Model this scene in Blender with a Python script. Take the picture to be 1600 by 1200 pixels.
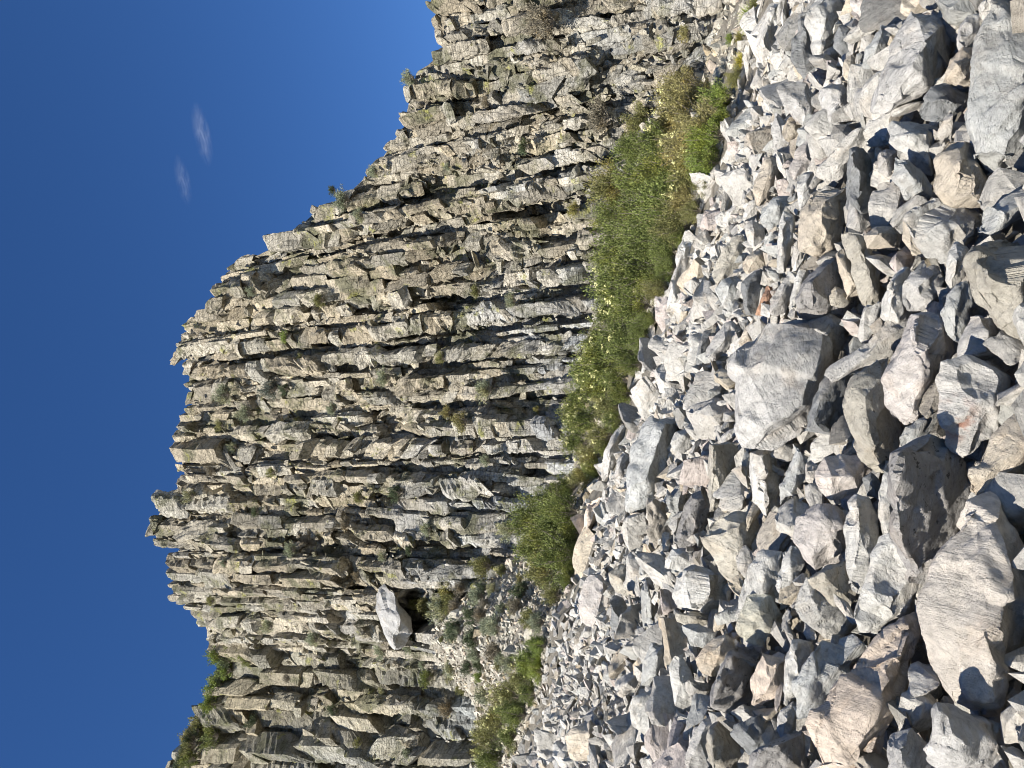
import bpy, bmesh, math, random
import numpy as np
from mathutils import Vector, Matrix

for o in list(bpy.data.objects):
    bpy.data.objects.remove(o)
scene = bpy.context.scene
R_ = math.radians

# ------------------------------------------------------------------ camera, light, exposure
PITCH = R_(18.0)
LENS = 27.2
F_PX = 1600 * LENS / 36.0
EYE = np.array([0.0, 0.0, 1.8])
FWD = np.array([0.0, math.cos(PITCH), math.sin(PITCH)])
UPV = np.array([0.0, -math.sin(PITCH), math.cos(PITCH)])
RGT = np.array([1.0, 0.0, 0.0])
cam_data = bpy.data.cameras.new("camera")
cam = bpy.data.objects.new("camera", cam_data)
scene.collection.objects.link(cam)
cam_data.sensor_width = 36.0
cam_data.lens = LENS
cam_data.clip_start = 0.05
cam_data.clip_end = 9000
m = Matrix.Identity(4)          # the photograph was taken with the camera turned on its side: up is to the left
for i in range(3):
    m[i][0], m[i][1], m[i][2], m[i][3] = -UPV[i], RGT[i], -FWD[i], EYE[i]
cam.matrix_world = m
scene.camera = cam

SUN_TRAVEL = Vector((0.50, 0.60, -0.62)).normalized()
SUN_FROM = -SUN_TRAVEL
sun_el = math.asin(SUN_FROM.z)
sun_az = math.atan2(SUN_FROM.x, SUN_FROM.y)
world = bpy.data.worlds.new("World")
scene.world = world
world.use_nodes = True
wn = world.node_tree.nodes; wl = world.node_tree.links
wn.clear()
w_out = wn.new("ShaderNodeOutputWorld"); w_bg = wn.new("ShaderNodeBackground")
w_sky = wn.new("ShaderNodeTexSky")
w_sky.sky_type = 'NISHITA'; w_sky.sun_disc = False
w_sky.sun_elevation = sun_el; w_sky.sun_rotation = sun_az
w_sky.altitude = 2500; w_sky.air_density = 1.0; w_sky.dust_density = 0.1; w_sky.ozone_density = 3.0
w_hs = wn.new("ShaderNodeHueSaturation"); w_hs.inputs['Saturation'].default_value = 1.22; w_hs.inputs['Hue'].default_value = 0.508
wl.new(w_sky.outputs[0], w_hs.inputs['Color'])
wl.new(w_hs.outputs[0], w_bg.inputs['Color'])
w_bg.inputs['Strength'].default_value = 0.08
wl.new(w_bg.outputs[0], w_out.inputs[0])
sun_d = bpy.data.lights.new("sun", 'SUN'); sun_d.energy = 5.0; sun_d.angle = R_(0.5); sun_d.color = (1.0, 0.94, 0.85)
sun = bpy.data.objects.new("sun", sun_d); scene.collection.objects.link(sun)
sun.rotation_euler = SUN_TRAVEL.to_track_quat('-Z', 'Y').to_euler()
scene.view_settings.view_transform = 'Standard'
scene.view_settings.look = 'None'
scene.view_settings.gamma = 1
scene.view_settings.exposure = 0.97
scene.view_settings.use_curve_mapping = False
scene.cycles.max_bounces = 4
scene.cycles.filter_width = 1.05
scene.cycles.diffuse_bounces = 2
scene.cycles.transparent_max_bounces = 8

rng = np.random.RandomState(7)
random.seed(7)
C = scene.collection

# ------------------------------------------------------------------ noise
def _hash(ix, iy, iz, seed):
    h = (ix.astype(np.int64) * 374761393 + iy.astype(np.int64) * 668265263 + iz.astype(np.int64) * 2147483647 + seed * 1274126177) & 0xffffffff
    h = ((h ^ (h >> 13)) * 1274126177) & 0xffffffff
    h = ((h ^ (h >> 16)) * 2246822519) & 0xffffffff
    return ((h ^ (h >> 15)) & 0xffffff) / float(0xffffff)

def vnoise(P, seed=0):
    P = np.asarray(P, float)
    I = np.floor(P).astype(np.int64); f = P - I
    f = f * f * (3 - 2 * f)
    out = 0
    for dx in (0, 1):
        wx = f[:, 0] if dx else 1 - f[:, 0]
        for dy in (0, 1):
            wy = f[:, 1] if dy else 1 - f[:, 1]
            for dz in (0, 1):
                wz = f[:, 2] if dz else 1 - f[:, 2]
                out = out + wx * wy * wz * _hash(I[:, 0] + dx, I[:, 1] + dy, I[:, 2] + dz, seed)
    return out * 2 - 1

def fbm(P, seed=0, octs=4, gain=0.5):
    a, s, t = 1.0, 0, 0
    P = np.asarray(P, float)
    for k in range(octs):
        s = s + a * vnoise(P * (2.03 ** k) + 17.1 * k, seed + k); t += a; a *= gain
    return s / t

def n1(x, seed=0):
    return float(vnoise(np.array([[x, 0.37, 0.71]]), seed)[0])

# ------------------------------------------------------------------ photo geometry
def ray(x, y):
    d = FWD + (600.0 - y) / F_PX * RGT + (800.0 - x) / F_PX * UPV
    return d

def interp(v, tab):
    return float(np.interp(v, [a for a, _ in tab], [b for _, b in tab]))

CREST = [(-400, 1280), (0, 1188), (60, 1168), (130, 1160), (180, 1145), (200, 1132), (260, 1120), (300, 1102), (340, 1090), (360, 1077), (400, 1060), (440, 1048), (500, 1024), (560, 1003), (600, 990), (640, 977), (670, 965), (720, 942), (770, 925), (850, 906), (900, 898), (940, 884), (960, 864), (1000, 862), (1040, 852), (1080, 846), (1120, 830), (1160, 815), (1200, 803), (1600, 680)]
BASE = [(-400, 1180), (0, 1130), (100, 1100), (170, 1070), (200, 990), (300, 958), (420, 952), (480, 930), (550, 908), (620, 897), (740, 897), (790, 840), (850, 815), (900, 770), (960, 690), (1000, 665), (1050, 700), (1100, 740), (1200, 760), (1600, 700)]
SKYLINE = [(-400, 760), (-100, 700), (0, 682), (40, 674), (75, 690), (120, 645), (150, 636), (200, 625), (240, 600), (265, 575), (295, 552), (315, 528), (340, 475), (370, 452), (385, 425), (405, 385), (430, 343), (450, 337), (470, 326), (495, 320), (515, 300), (525, 279), (550, 277), (560, 289), (600, 290), (620, 305), (640, 292), (660, 277), (690, 274), (710, 277), (740, 284), (765, 277), (775, 252), (800, 245), (820, 232), (850, 242), (858, 275), (870, 265), (900, 268), (935, 268), (942, 282), (960, 310), (985, 320), (1003, 322), (1012, 352), (1030, 347), (1060, 335), (1085, 328), (1100, 318), (1130, 312), (1150, 292), (1180, 277), (1200, 270), (1600, 200)]
YC = 16.0
YB_TAB = [(-1.6, 36), (-0.9, 36), (-.55, 36), (-.42, 36), (-.36, 34), (-.30, 31.5), (0, 31), (.3, 29), (.45, 27), (.9, 24), (1.6, 22)]

def ratios(x, y):
    d = ray(x, y)
    return d[0] / d[1], d[2] / d[1]
# tables over t = X / Y
def table(tab):
    out = []
    for yy in range(-400, 1601, 10):
        x = interp(yy, tab)
        out.append(ratios(x, yy))
    out.sort()
    return np.array(out)
T_CREST, T_BASE = table(CREST), table(BASE)
H = EYE[2]
SA, SB = 0.164 + H / YC, 0.30

def base_y(t):
    return np.interp(t, [a for a, _ in YB_TAB], [b for _, b in YB_TAB])

def terr(x, y):
    """height of the ground, as arrays"""
    x = np.asarray(x, float); y = np.asarray(y, float)
    yy = np.maximum(y, 0.3)
    t = np.clip(x / yy, -1.7, 1.7)
    plane = H * 0 + SA * y - SB * x
    cr = np.interp(t, T_CREST[:, 0], T_CREST[:, 1])
    lin = SA - SB * t - H / YC
    s = np.clip((y - 5.0) / (YC - 5.0), 0, 1); s = s * s * (3 - 2 * s)
    front = plane + (cr - lin) * y * s
    zc = H + cr * YC - 0.25
    yb = base_y(t)
    zb = H + np.interp(t, T_BASE[:, 0], T_BASE[:, 1]) * yb
    q = np.clip((y - YC) / (yb - YC), 0, 1)
    dip = np.minimum((y - YC) * 0.25, 0.5) * (1 - q)
    back = zc + (zb - zc) * q - dip
    back = back + np.maximum(y - yb, 0) * 0.3
    z = np.where(y < YC, np.minimum(front - 0.25 * s, 1e9), back)
    return z

_ys = np.concatenate([np.arange(1.5, 8, 0.02), np.arange(8, 40, 0.05)])
def hit(x, y, ymin=1.5):
    """where the sight line of a photo pixel meets the ground"""
    d = ray(x, y); d = d / d[1]
    ys = _ys[_ys >= ymin]
    zz = H + d[2] * ys
    g = terr(d[0] * ys, ys)
    k = np.nonzero(zz <= g)[0]
    k = k[0] if len(k) else len(ys) - 1
    Y = ys[k]
    return Vector((d[0] * Y, Y, H + d[2] * Y)), Y / ray(x, y)[1]   # point, depth along the optical axis

# ------------------------------------------------------------------ materials
def mat(name):
    M = bpy.data.materials.new(name); M.use_nodes = True
    nt = M.node_tree; nt.nodes.clear()
    out = nt.nodes.new("ShaderNodeOutputMaterial")
    b = nt.nodes.new("ShaderNodeBsdfPrincipled")
    nt.links.new(b.outputs[0], out.inputs[0])
    b.inputs['Roughness'].default_value = 0.9
    b.inputs['Specular IOR Level'].default_value = 0.25
    return M, nt, b

def noise(nt, vec, scale, detail=4, rough=0.55, dist=0.0):
    n = nt.nodes.new("ShaderNodeTexNoise"); n.inputs['Scale'].default_value = scale
    n.inputs['Detail'].default_value = detail; n.inputs['Roughness'].default_value = rough
    n.inputs['Distortion'].default_value = dist
    nt.links.new(vec, n.inputs['Vector']); return n.outputs['Fac']

def ramp(nt, fac, stops):
    r = nt.nodes.new("ShaderNodeValToRGB"); e = r.color_ramp.elements
    while len(e) < len(stops): e.new(0.5)
    for k, (p, c) in enumerate(stops):
        e[k].position = p
        e[k].color = (c, c, c, 1) if not hasattr(c, '__len__') else (*c, 1)
    nt.links.new(fac, r.inputs[0]); return r.outputs[0]

def mix(nt, fac, a, b, mode='MIX'):
    n = nt.nodes.new("ShaderNodeMix"); n.data_type = 'RGBA'; n.blend_type = mode
    for sock, v in ((n.inputs[0], fac), (n.inputs[6], a), (n.inputs[7], b)):
        if isinstance(v, (int, float)): sock.default_value = v
        elif isinstance(v, tuple): sock.default_value = (*v, 1)
        else: nt.links.new(v, sock)
    return n.outputs[2]

def math_n(nt, op, a, b=0.0):
    n = nt.nodes.new("ShaderNodeMath"); n.operation = op
    for k, v in enumerate((a, b)):
        if isinstance(v, (int, float)): n.inputs[k].default_value = v
        else: nt.links.new(v, n.inputs[k])
    return n.outputs[0]

def bump(nt, b, height, strength, dist, prev=None):
    n = nt.nodes.new("ShaderNodeBump"); n.inputs['Strength'].default_value = strength
    n.inputs['Distance'].default_value = dist
    nt.links.new(height, n.inputs['Height'])
    if prev is not None: nt.links.new(prev, n.inputs['Normal'])
    nt.links.new(n.outputs[0], b.inputs['Normal'])
    return n.outputs[0]

def cracks(nt, vec, scale, width, rnd=1.0):
    v = nt.nodes.new("ShaderNodeTexVoronoi"); v.feature = 'DISTANCE_TO_EDGE'
    v.inputs['Scale'].default_value = scale; v.inputs['Randomness'].default_value = rnd
    nt.links.new(vec, v.inputs['Vector'])
    return ramp(nt, v.outputs['Distance'], [(0.0, 0.0), (width, 1.0)])

def make_stone_material():
    M, nt, b = mat("talus_stone")
    geo = nt.nodes.new("ShaderNodeNewGeometry"); pos = geo.outputs['Position']
    tc = nt.nodes.new("ShaderNodeTexCoord"); obv = tc.outputs['Object']
    oi = nt.nodes.new("ShaderNodeObjectInfo")
    off = nt.nodes.new("ShaderNodeVectorMath"); off.operation = 'MULTIPLY_ADD'
    nt.links.new(oi.outputs['Random'], off.inputs[0]); off.inputs[1].default_value = (41, 57, 73)
    nt.links.new(pos, off.inputs[2]); P = off.outputs[0]
    base = oi.outputs['Color']
    at = nt.nodes.new("ShaderNodeAttribute"); at.attribute_name = "tint"; at.attribute_type = 'GEOMETRY'
    base = mix(nt, 1.0, base, at.outputs['Color'], 'MULTIPLY')
    big = noise(nt, P, 2.2, 3)
    col = mix(nt, 1.0, base, ramp(nt, big, [(0.3, 0.80), (0.7, 1.14)]), 'MULTIPLY')
    fine = noise(nt, P, 22, 7, 0.68)
    col = mix(nt, 1.0, col, ramp(nt, fine, [(0.28, 0.62), (0.5, 1.0), (0.78, 1.25)]), 'MULTIPLY')
    warm = ramp(nt, noise(nt, P, 3.1, 5, 0.6, 0.6), [(0.53, 0.0), (0.72, 0.4)])
    col = mix(nt, warm, col, mix(nt, 1.0, col, (1.12, 0.93, 0.74), 'MULTIPLY'))
    # rusty stain on stones flagged by their vertices
    red = math_n(nt, 'MULTIPLY', at.outputs['Alpha'], ramp(nt, noise(nt, P, 9, 5, 0.65), [(0.47, 0.0), (0.56, 1.0)]))
    col = mix(nt, red, col, (0.33, 0.19, 0.14))
    # black crustose lichen, amount = object alpha
    li = noise(nt, P, 24, 10, 0.74, 0.2)
    thr = math_n(nt, 'SUBTRACT', 1.0, math_n(nt, 'MULTIPLY', oi.outputs['Alpha'], 0.62))
    lm = math_n(nt, 'GREATER_THAN', math_n(nt, 'MULTIPLY', li, 1.28), thr)
    col = mix(nt, math_n(nt, 'MULTIPLY', lm, 0.82), col, (0.035, 0.033, 0.03))
    wv = nt.nodes.new('ShaderNodeTexNoise'); wv.inputs['Scale'].default_value = 3.5; wv.inputs['Detail'].default_value = 6; nt.links.new(P, wv.inputs['Vector'])
    wa = nt.nodes.new('ShaderNodeVectorMath'); wa.operation = 'MULTIPLY_ADD'; nt.links.new(wv.outputs['Color'], wa.inputs[0]); wa.inputs[1].default_value = (.5, .5, .5); nt.links.new(P, wa.inputs[2])
    crk = cracks(nt, wa.outputs[0], 2.2, 0.010)
    crk2 = ramp(nt, noise(nt, P, 1.9, 2), [(0.36, 1.0), (0.41, 0.0)])
    crk = mix(nt, crk2, crk, (1.0, 1.0, 1.0))
    nt.links.new(col, b.inputs['Base Color'])
    p1 = bump(nt, b, noise(nt, P, 6, 10, 0.68, 0.3), 1.0, 0.105)
    p2 = bump(nt, b, noise(nt, P, 38, 7, 0.7), 0.7, 0.014, p1)
    # fine wavy parting lines across each stone
    mp = nt.nodes.new("ShaderNodeMapping"); mp.inputs['Scale'].default_value = (1.2, 1.2, 9)
    mp.inputs['Rotation'].default_value = (0.5, 0.9, 0.2)
    vr_ = nt.nodes.new('ShaderNodeVectorRotate'); vr_.rotation_type = 'AXIS_ANGLE'; vr_.inputs['Axis'].default_value = (.4, .75, .5)
    nt.links.new(math_n(nt, 'MULTIPLY', oi.outputs['Random'], 6.28), vr_.inputs['Angle']); nt.links.new(P, vr_.inputs['Vector']); nt.links.new(vr_.outputs[0], mp.inputs['Vector'])
    strk = noise(nt, mp.outputs[0], 3.2, 8, 0.66, 0.5)
    col = mix(nt, 1.0, col, ramp(nt, strk, [(0.3, 0.87), (0.5, 1.0), (0.75, 1.1)]), 'MULTIPLY'); nt.links.new(col, b.inputs['Base Color'])
    p3 = bump(nt, b, strk, 0.6, 0.04, p2)
    return M

def make_cliff_material(name, dark=1.0):
    M, nt, b = mat(name)
    geo = nt.nodes.new("ShaderNodeNewGeometry"); P = geo.outputs['Position']
    sep = nt.nodes.new("ShaderNodeSeparateXYZ"); nt.links.new(P, sep.inputs[0])
    at = nt.nodes.new("ShaderNodeAttribute"); at.attribute_name = "tint"; at.attribute_type = 'GEOMETRY'
    # weathered tan above, fresher grey low on the face
    hz = math_n(nt, 'ADD', math_n(nt, 'MULTIPLY', sep.outputs['Z'], 1 / 22.0), math_n(nt, 'MULTIPLY', math_n(nt, 'SUBTRACT', noise(nt, P, 0.22, 4, 0.6), 0.5), 1.5))
    hz = math_n(nt, 'ADD', hz, math_n(nt, 'MULTIPLY', sep.outputs['X'], 0.022))
    up = ramp(nt, hz, [(0.30, 0.0), (0.75, 1.0)])
    col = mix(nt, up, (0.55, 0.54, 0.50), (0.51, 0.46, 0.36))
    col = mix(nt, 1.0, col, at.outputs['Color'], 'MULTIPLY')
    col = mix(nt, 1.0, col, ramp(nt, noise(nt, P, 0.9, 5, 0.65), [(0.3, 0.72), (0.7, 1.2)]), 'MULTIPLY')
    col = mix(nt, 1.0, col, ramp(nt, noise(nt, P, 9, 7, 0.7), [(0.28, 0.62), (0.5, 1.0), (0.75, 1.22)]), 'MULTIPLY')
    var = ramp(nt, noise(nt, P, 0.55, 6, 0.65, 0.5), [(0.51, 0.0), (0.61, 0.8)])
    col = mix(nt, var, col, (0.155, 0.155, 0.09))
    lic = ramp(nt, noise(nt, P, 1.1, 8, 0.72, 0.3), [(0.59, 0.0), (0.65, 0.65)])
    col = mix(nt, lic, col, (0.40, 0.40, 0.10))
    blk = ramp(nt, noise(nt, P, 2.4, 8, 0.75), [(0.63, 0.0), (0.69, 0.85)])
    col = mix(nt, blk, col, (0.055, 0.052, 0.042))
    mp = nt.nodes.new("ShaderNodeMapping"); mp.inputs['Scale'].default_value = (1.6, 1.0, 0.55)
    nt.links.new(P, mp.inputs['Vector'])
    ck = cracks(nt, mp.outputs[0], 2.1, 0.045)
    col = mix(nt, 1.0, col, ramp(nt, ck, [(0.0, 0.55), (1.0, 1.0)]), 'MULTIPLY')
    nt.links.new(col, b.inputs['Base Color'])
    p1 = bump(nt, b, noise(nt, P, 1.6, 7, 0.68, 0.4), 1.0, 0.35)
    # chisel-like ticks across the columns
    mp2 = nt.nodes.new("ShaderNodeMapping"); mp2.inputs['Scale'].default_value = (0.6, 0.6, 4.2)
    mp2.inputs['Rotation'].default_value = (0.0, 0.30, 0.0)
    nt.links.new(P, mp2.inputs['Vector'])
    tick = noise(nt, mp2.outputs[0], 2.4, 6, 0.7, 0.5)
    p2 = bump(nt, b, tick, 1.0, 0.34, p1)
    col = mix(nt, 1.0, col, ramp(nt, tick, [(0.36, 0.5), (0.46, 1.0), (0.68, 1.22)]), 'MULTIPLY')  # crevice shade painted into the colour: tick grooves darkened, their crests lightened
    chalk = ramp(nt, noise(nt, P, 0.33, 5, 0.6, 0.4), [(0.57, 0.0), (0.66, 0.75)])
    col = mix(nt, math_n(nt, 'MULTIPLY', chalk, math_n(nt, 'SUBTRACT', 1.0, up)), col, (0.58, 0.57, 0.54))
    nt.links.new(col, b.inputs['Base Color'])
    p3 = bump(nt, b, noise(nt, P, 14, 5, 0.65), 0.6, 0.03, p2)
    bump(nt, b, ck, 0.7, 0.06, p3)
    return M

def make_ground_material():
    M, nt, b = mat("gritty_soil")
    geo = nt.nodes.new("ShaderNodeNewGeometry"); P = geo.outputs['Position']
    col = ramp(nt, noise(nt, P, 3, 8, 0.7), [(0.3, (0.15, 0.13, 0.10)), (0.5, (0.27, 0.245, 0.20)), (0.75, (0.38, 0.36, 0.31))])
    nt.links.new(col, b.inputs['Base Color'])
    bump(nt, b, noise(nt, P, 6, 9, 0.72), 1.0, 0.25)
    return M

def make_leaf_material():
    M, nt, b = mat("leaves")
    oi = nt.nodes.new("ShaderNodeObjectInfo")
    geo = nt.nodes.new("ShaderNodeNewGeometry")
    rnd = geo.outputs['Random Per Island']
    col = mix(nt, 1.0, oi.outputs['Color'], ramp(nt, rnd, [(0.0, 0.55), (0.6, 1.0), (1.0, 1.65)]), 'MULTIPLY')
    yel = ramp(nt, noise(nt, geo.outputs['Position'], 1.1, 3), [(0.5, 0.0), (0.72, 0.6)])
    col = mix(nt, yel, col, mix(nt, 1.0, col, (1.6, 1.25, 0.7), 'MULTIPLY'))
    nt.links.new(col, b.inputs['Base Color'])
    b.inputs['Roughness'].default_value = 0.6
    tr = nt.nodes.new("ShaderNodeBsdfTranslucent"); nt.links.new(col, tr.inputs[0])
    ms = nt.nodes.new("ShaderNodeMixShader"); ms.inputs[0].default_value = 0.3
    out = [n for n in nt.nodes if n.type == 'OUTPUT_MATERIAL'][0]
    nt.links.new(b.outputs[0], ms.inputs[1]); nt.links.new(tr.outputs[0], ms.inputs[2])
    nt.links.new(ms.outputs[0], out.inputs[0])
    return M

def make_plain(name, c, rough=0.85):
    M, nt, b = mat(name)
    geo = nt.nodes.new("ShaderNodeNewGeometry")
    nt.links.new(mix(nt, 1.0, c, ramp(nt, noise(nt, geo.outputs['Position'], 30, 3), [(0.3, 0.75), (0.7, 1.2)]), 'MULTIPLY'), b.inputs['Base Color'])
    b.inputs['Roughness'].default_value = rough
    return M

M_STONE = make_stone_material()
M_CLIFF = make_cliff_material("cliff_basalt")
M_GROUND = make_ground_material()
M_LEAF = make_leaf_material()
M_TWIG = make_plain("twigs", (0.22, 0.19, 0.15))
M_FLOWER = make_plain("flower_heads", (0.70, 0.68, 0.32))

# ------------------------------------------------------------------ mesh helpers
def np_mesh(name, V, Fc, material=None, smooth=False, tint=None):
    me = bpy.data.meshes.new(name)
    V = np.asarray(V, np.float32)
    Fc = np.asarray(Fc, np.int32)
    n = Fc.shape[1]
    me.vertices.add(len(V)); me.vertices.foreach_set("co", V.ravel())
    me.loops.add(Fc.size); me.loops.foreach_set("vertex_index", Fc.ravel())
    me.polygons.add(len(Fc)); me.polygons.foreach_set("loop_start", np.arange(0, Fc.size, n, dtype=np.int32))
    try: me.polygons.foreach_set("loop_total", np.full(len(Fc), n, np.int32))
    except Exception: pass
    me.polygons.foreach_set("use_smooth", np.full(len(Fc), smooth, bool))
    a = me.attributes.new("tint", 'FLOAT_COLOR', 'POINT')
    if tint is None: tint = np.tile(np.array([1, 1, 1, 0], np.float32), (len(V), 1))
    a.data.foreach_set("color", np.asarray(tint, np.float32).ravel())
    me.update(calc_edges=True); me.validate()
    if material: me.materials.append(material)
    return me

def link(name, me, parent=None, loc=None, **props):
    o = bpy.data.objects.new(name, me); C.objects.link(o)
    if parent is not None: o.parent = parent
    if loc is not None: o.location = loc
    for k, v in props.items(): o[k] = v
    return o

def vert_normals(V, T):
    fn = np.cross(V[T[:, 1]] - V[T[:, 0]], V[T[:, 2]] - V[T[:, 0]])
    N = np.zeros_like(V)
    for k in range(3): np.add.at(N, T[:, k], fn)
    return N / np.maximum(np.linalg.norm(N, axis=1, keepdims=True), 1e-9)

def hull_mesh(points, edge, maxit=7):
    bm = bmesh.new()
    for p in points: bm.verts.new(p)
    r = bmesh.ops.convex_hull(bm, input=bm.verts)
    junk = list({v for v in r['geom_interior'] + r['geom_unused'] if isinstance(v, bmesh.types.BMVert)})
    if junk: bmesh.ops.delete(bm, geom=junk, context='VERTS')
    loose = [v for v in bm.verts if not v.link_faces]
    if loose: bmesh.ops.delete(bm, geom=loose, context='VERTS')
    bmesh.ops.triangulate(bm, faces=bm.faces)
    for it in range(maxit):
        el = [e for e in bm.edges if e.calc_length() > edge * 1.35]
        if not el: break
        bmesh.ops.subdivide_edges(bm, edges=el, cuts=1)
        bmesh.ops.triangulate(bm, faces=[f for f in bm.faces if len(f.verts) > 3])
    bmesh.ops.recalc_face_normals(bm, faces=bm.faces)
    bm.verts.index_update()
    V = np.array([v.co[:] for v in bm.verts]); T = np.array([[v.index for v in f.verts] for f in bm.faces])
    bm.free()
    return V, T

def roughen(V, T, size, seed, chips=8, amp=0.03, soften=0.5, steps=True, dents=3, chip=(0.74, 0.96), notches=2, cells=0, facet=1.0):
    """break the bare hull into a rock: flat chips, scooped dents, stepped partings, worn edges"""
    r = np.random.RandomState(seed)
    c = V.mean(0)
    W = V - c
    for k in range(chips):
        n = r.normal(size=3); n /= np.linalg.norm(n)
        s = W @ n
        h = s.max() * r.uniform(*chip)
        # the chip plane is ragged
        W = W - np.maximum(s - h - size * 0.006 * vnoise(W / size * 9, seed + k), 0)[:, None] * n
    for k in range(dents):
        n = r.normal(size=3); n /= np.linalg.norm(n)
        s = W @ n; top = W[np.argmax(s)]
        rad = size * r.uniform(0.18, 0.42); cc = top + n * rad * r.uniform(0.45, 0.8)
        d = W - cc; L = np.linalg.norm(d, axis=1)
        ins = L < rad
        W[ins] = cc + d[ins] / np.maximum(L[ins], 1e-6)[:, None] * rad
    for k in range(notches):
        n1_ = r.normal(size=3); n1_ /= np.linalg.norm(n1_)
        n2_ = np.cross(n1_, r.normal(size=3)); n2_ /= np.linalg.norm(n2_)
        a = W @ n1_; b = W @ n2_
        a = a - a.max() * r.uniform(.35, .8); b = b - b.max() * r.uniform(.1, .75)
        a = a + size * .02 * vnoise(W / size * 7, seed + 90 + k); b = b + size * .02 * vnoise(W / size * 7, seed + 95 + k)
        sel = (a > 0) & (b > 0); ua = sel & (a < b); ub = sel & ~ua
        W[ua] -= a[ua][:, None] * n1_; W[ub] -= b[ub][:, None] * n2_
    # worn edges
    E = np.concatenate([T[:, [0, 1]], T[:, [1, 2]], T[:, [2, 0]]])
    deg = np.bincount(E[:, 0], minlength=len(W)) + np.bincount(E[:, 1], minlength=len(W))
    for it in range(1):
        S = np.zeros_like(W)
        np.add.at(S, E[:, 0], W[E[:, 1]]); np.add.at(S, E[:, 1], W[E[:, 0]])
        avg = S / np.maximum(deg, 1)[:, None]
        w = np.clip(soften * (0.45 + 1.0 * vnoise(W / size * 6, seed + 50)), 0, 0.9)
        W = W + w[:, None] * (avg - W)
    N = vert_normals(W, T)
    P = W / size + r.uniform(0, 50, 3)
    d = amp * 0.95 * fbm(P * 3.4, seed, 6, 0.6)
    if steps:
        ax = r.normal(size=3); ax /= np.linalg.norm(ax)
        q = fbm(P * 1.7 + ax * 3, seed + 9, 3) * 3.0 + (P @ ax) * 2.2
        st = np.floor(q) + np.clip((q - np.floor(q) - 0.8) * 5, 0, 1)
        d = d + amp * 0.8 * (_hash(np.floor(q).astype(np.int64), np.zeros(len(q), np.int64), np.zeros(len(q), np.int64), seed) - 0.5) \
            + amp * 0.3 * (q - st)
    d = d - amp * 0.8 * np.maximum(0, 0.16 - np.abs(fbm(P * 3.3, seed + 5, 3))) / 0.16 * 0.35
    if cells:
        q = P - P.mean(0)
        q = q + 0.05 * np.stack([fbm(P * 5 + 9 * i_, seed + 60 + i_, 3) for i_ in range(3)], 1)
        cp_ = q[r.choice(len(q), cells)]
        idx = np.argmin(((q[:, None, :] - cp_[None]) ** 2).sum(2), 1)
        tl_ = r.normal(size=(cells, 3)) * 0.20; of_ = r.uniform(-.022, .022, cells)
        f_ = ((q - cp_[idx]) * tl_[idx]).sum(1) + of_[idx]
        f_ = np.clip(f_, -.06, .05)
        for it in range(3 if cells > 12 else 1):
            g_ = np.bincount(E[:, 0], f_[E[:, 1]], len(W)) + np.bincount(E[:, 1], f_[E[:, 0]], len(W))
            f_ = 0.4 * f_ + 0.6 * g_ / np.maximum(deg, 1)
        d = d + f_ * facet
    W = W + N * (d * size)[:, None]
    return W + c

def shade_by_angle(me, deg=38):
    me.polygons.foreach_set("use_smooth", np.ones(len(me.polygons), bool))
    try: me.set_sharp_from_angle(angle=R_(deg))
    except Exception: pass

# ------------------------------------------------------------------ SETTING: ground sheets
def grid_sheet(name, xs, ys, zf, material, **props):
    X, Y = np.meshgrid(xs, ys); Z = zf(X, Y)
    V = np.stack([X, Y, Z], -1).reshape(-1, 3)
    nx, ny = len(xs), len(ys)
    i = (np.arange(ny - 1)[:, None] * nx + np.arange(nx - 1)[None, :]).ravel()
    Fc = np.stack([i, i + 1, i + nx + 1, i + nx], 1)
    me = np_mesh(name, V, Fc, material, True)
    return link(name, me, **props)

def fan_sheet(name, ts, ys, zf, material, **props):
    T, Y = np.meshgrid(ts, ys); X = T * Y; Z = zf(X, Y)
    V = np.stack([X, Y, Z], -1).reshape(-1, 3)
    nx, ny = len(ts), len(ys)
    i = (np.arange(ny - 1)[:, None] * nx + np.arange(nx - 1)[None, :]).ravel()
    Fc = np.stack([i, i + 1, i + nx + 1, i + nx], 1)
    return link(name, np_mesh(name, V, Fc, material, True), **props)

def bumpy(X, Y):
    P = np.stack([X.ravel() * 2.2, Y.ravel() * 2.2, 0 * X.ravel()], 1)
    return fbm(P, 3, 4).reshape(X.shape)

def z_talus(X, Y):
    D = np.maximum(Y, 1.0)
    return terr(X, Y) - np.clip(0.08 * D, 0.34, 0.6) + 0.10 * bumpy(X, Y)
fan_sheet("talus_ground", np.linspace(-1.5, 1.5, 260), np.concatenate([np.linspace(0.4, 8, 90), np.linspace(8.2, YC + .4, 70)]), z_talus, M_GROUND, kind="structure")
def z_back(X, Y):
    return terr(X, Y) + 0.12 * bumpy(X, Y) - 0.05
fan_sheet("hillside", np.linspace(-1.5, 1.5, 300), np.linspace(YC + .4, 40, 110), z_back, M_GROUND, kind="structure")
grid_sheet("ground", np.linspace(-1500, 1500, 60), np.linspace(-1500, 1500, 60), lambda X, Y: -14 + 0 * X - 0.02 * np.hypot(X, Y), M_GROUND, kind="structure")

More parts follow.
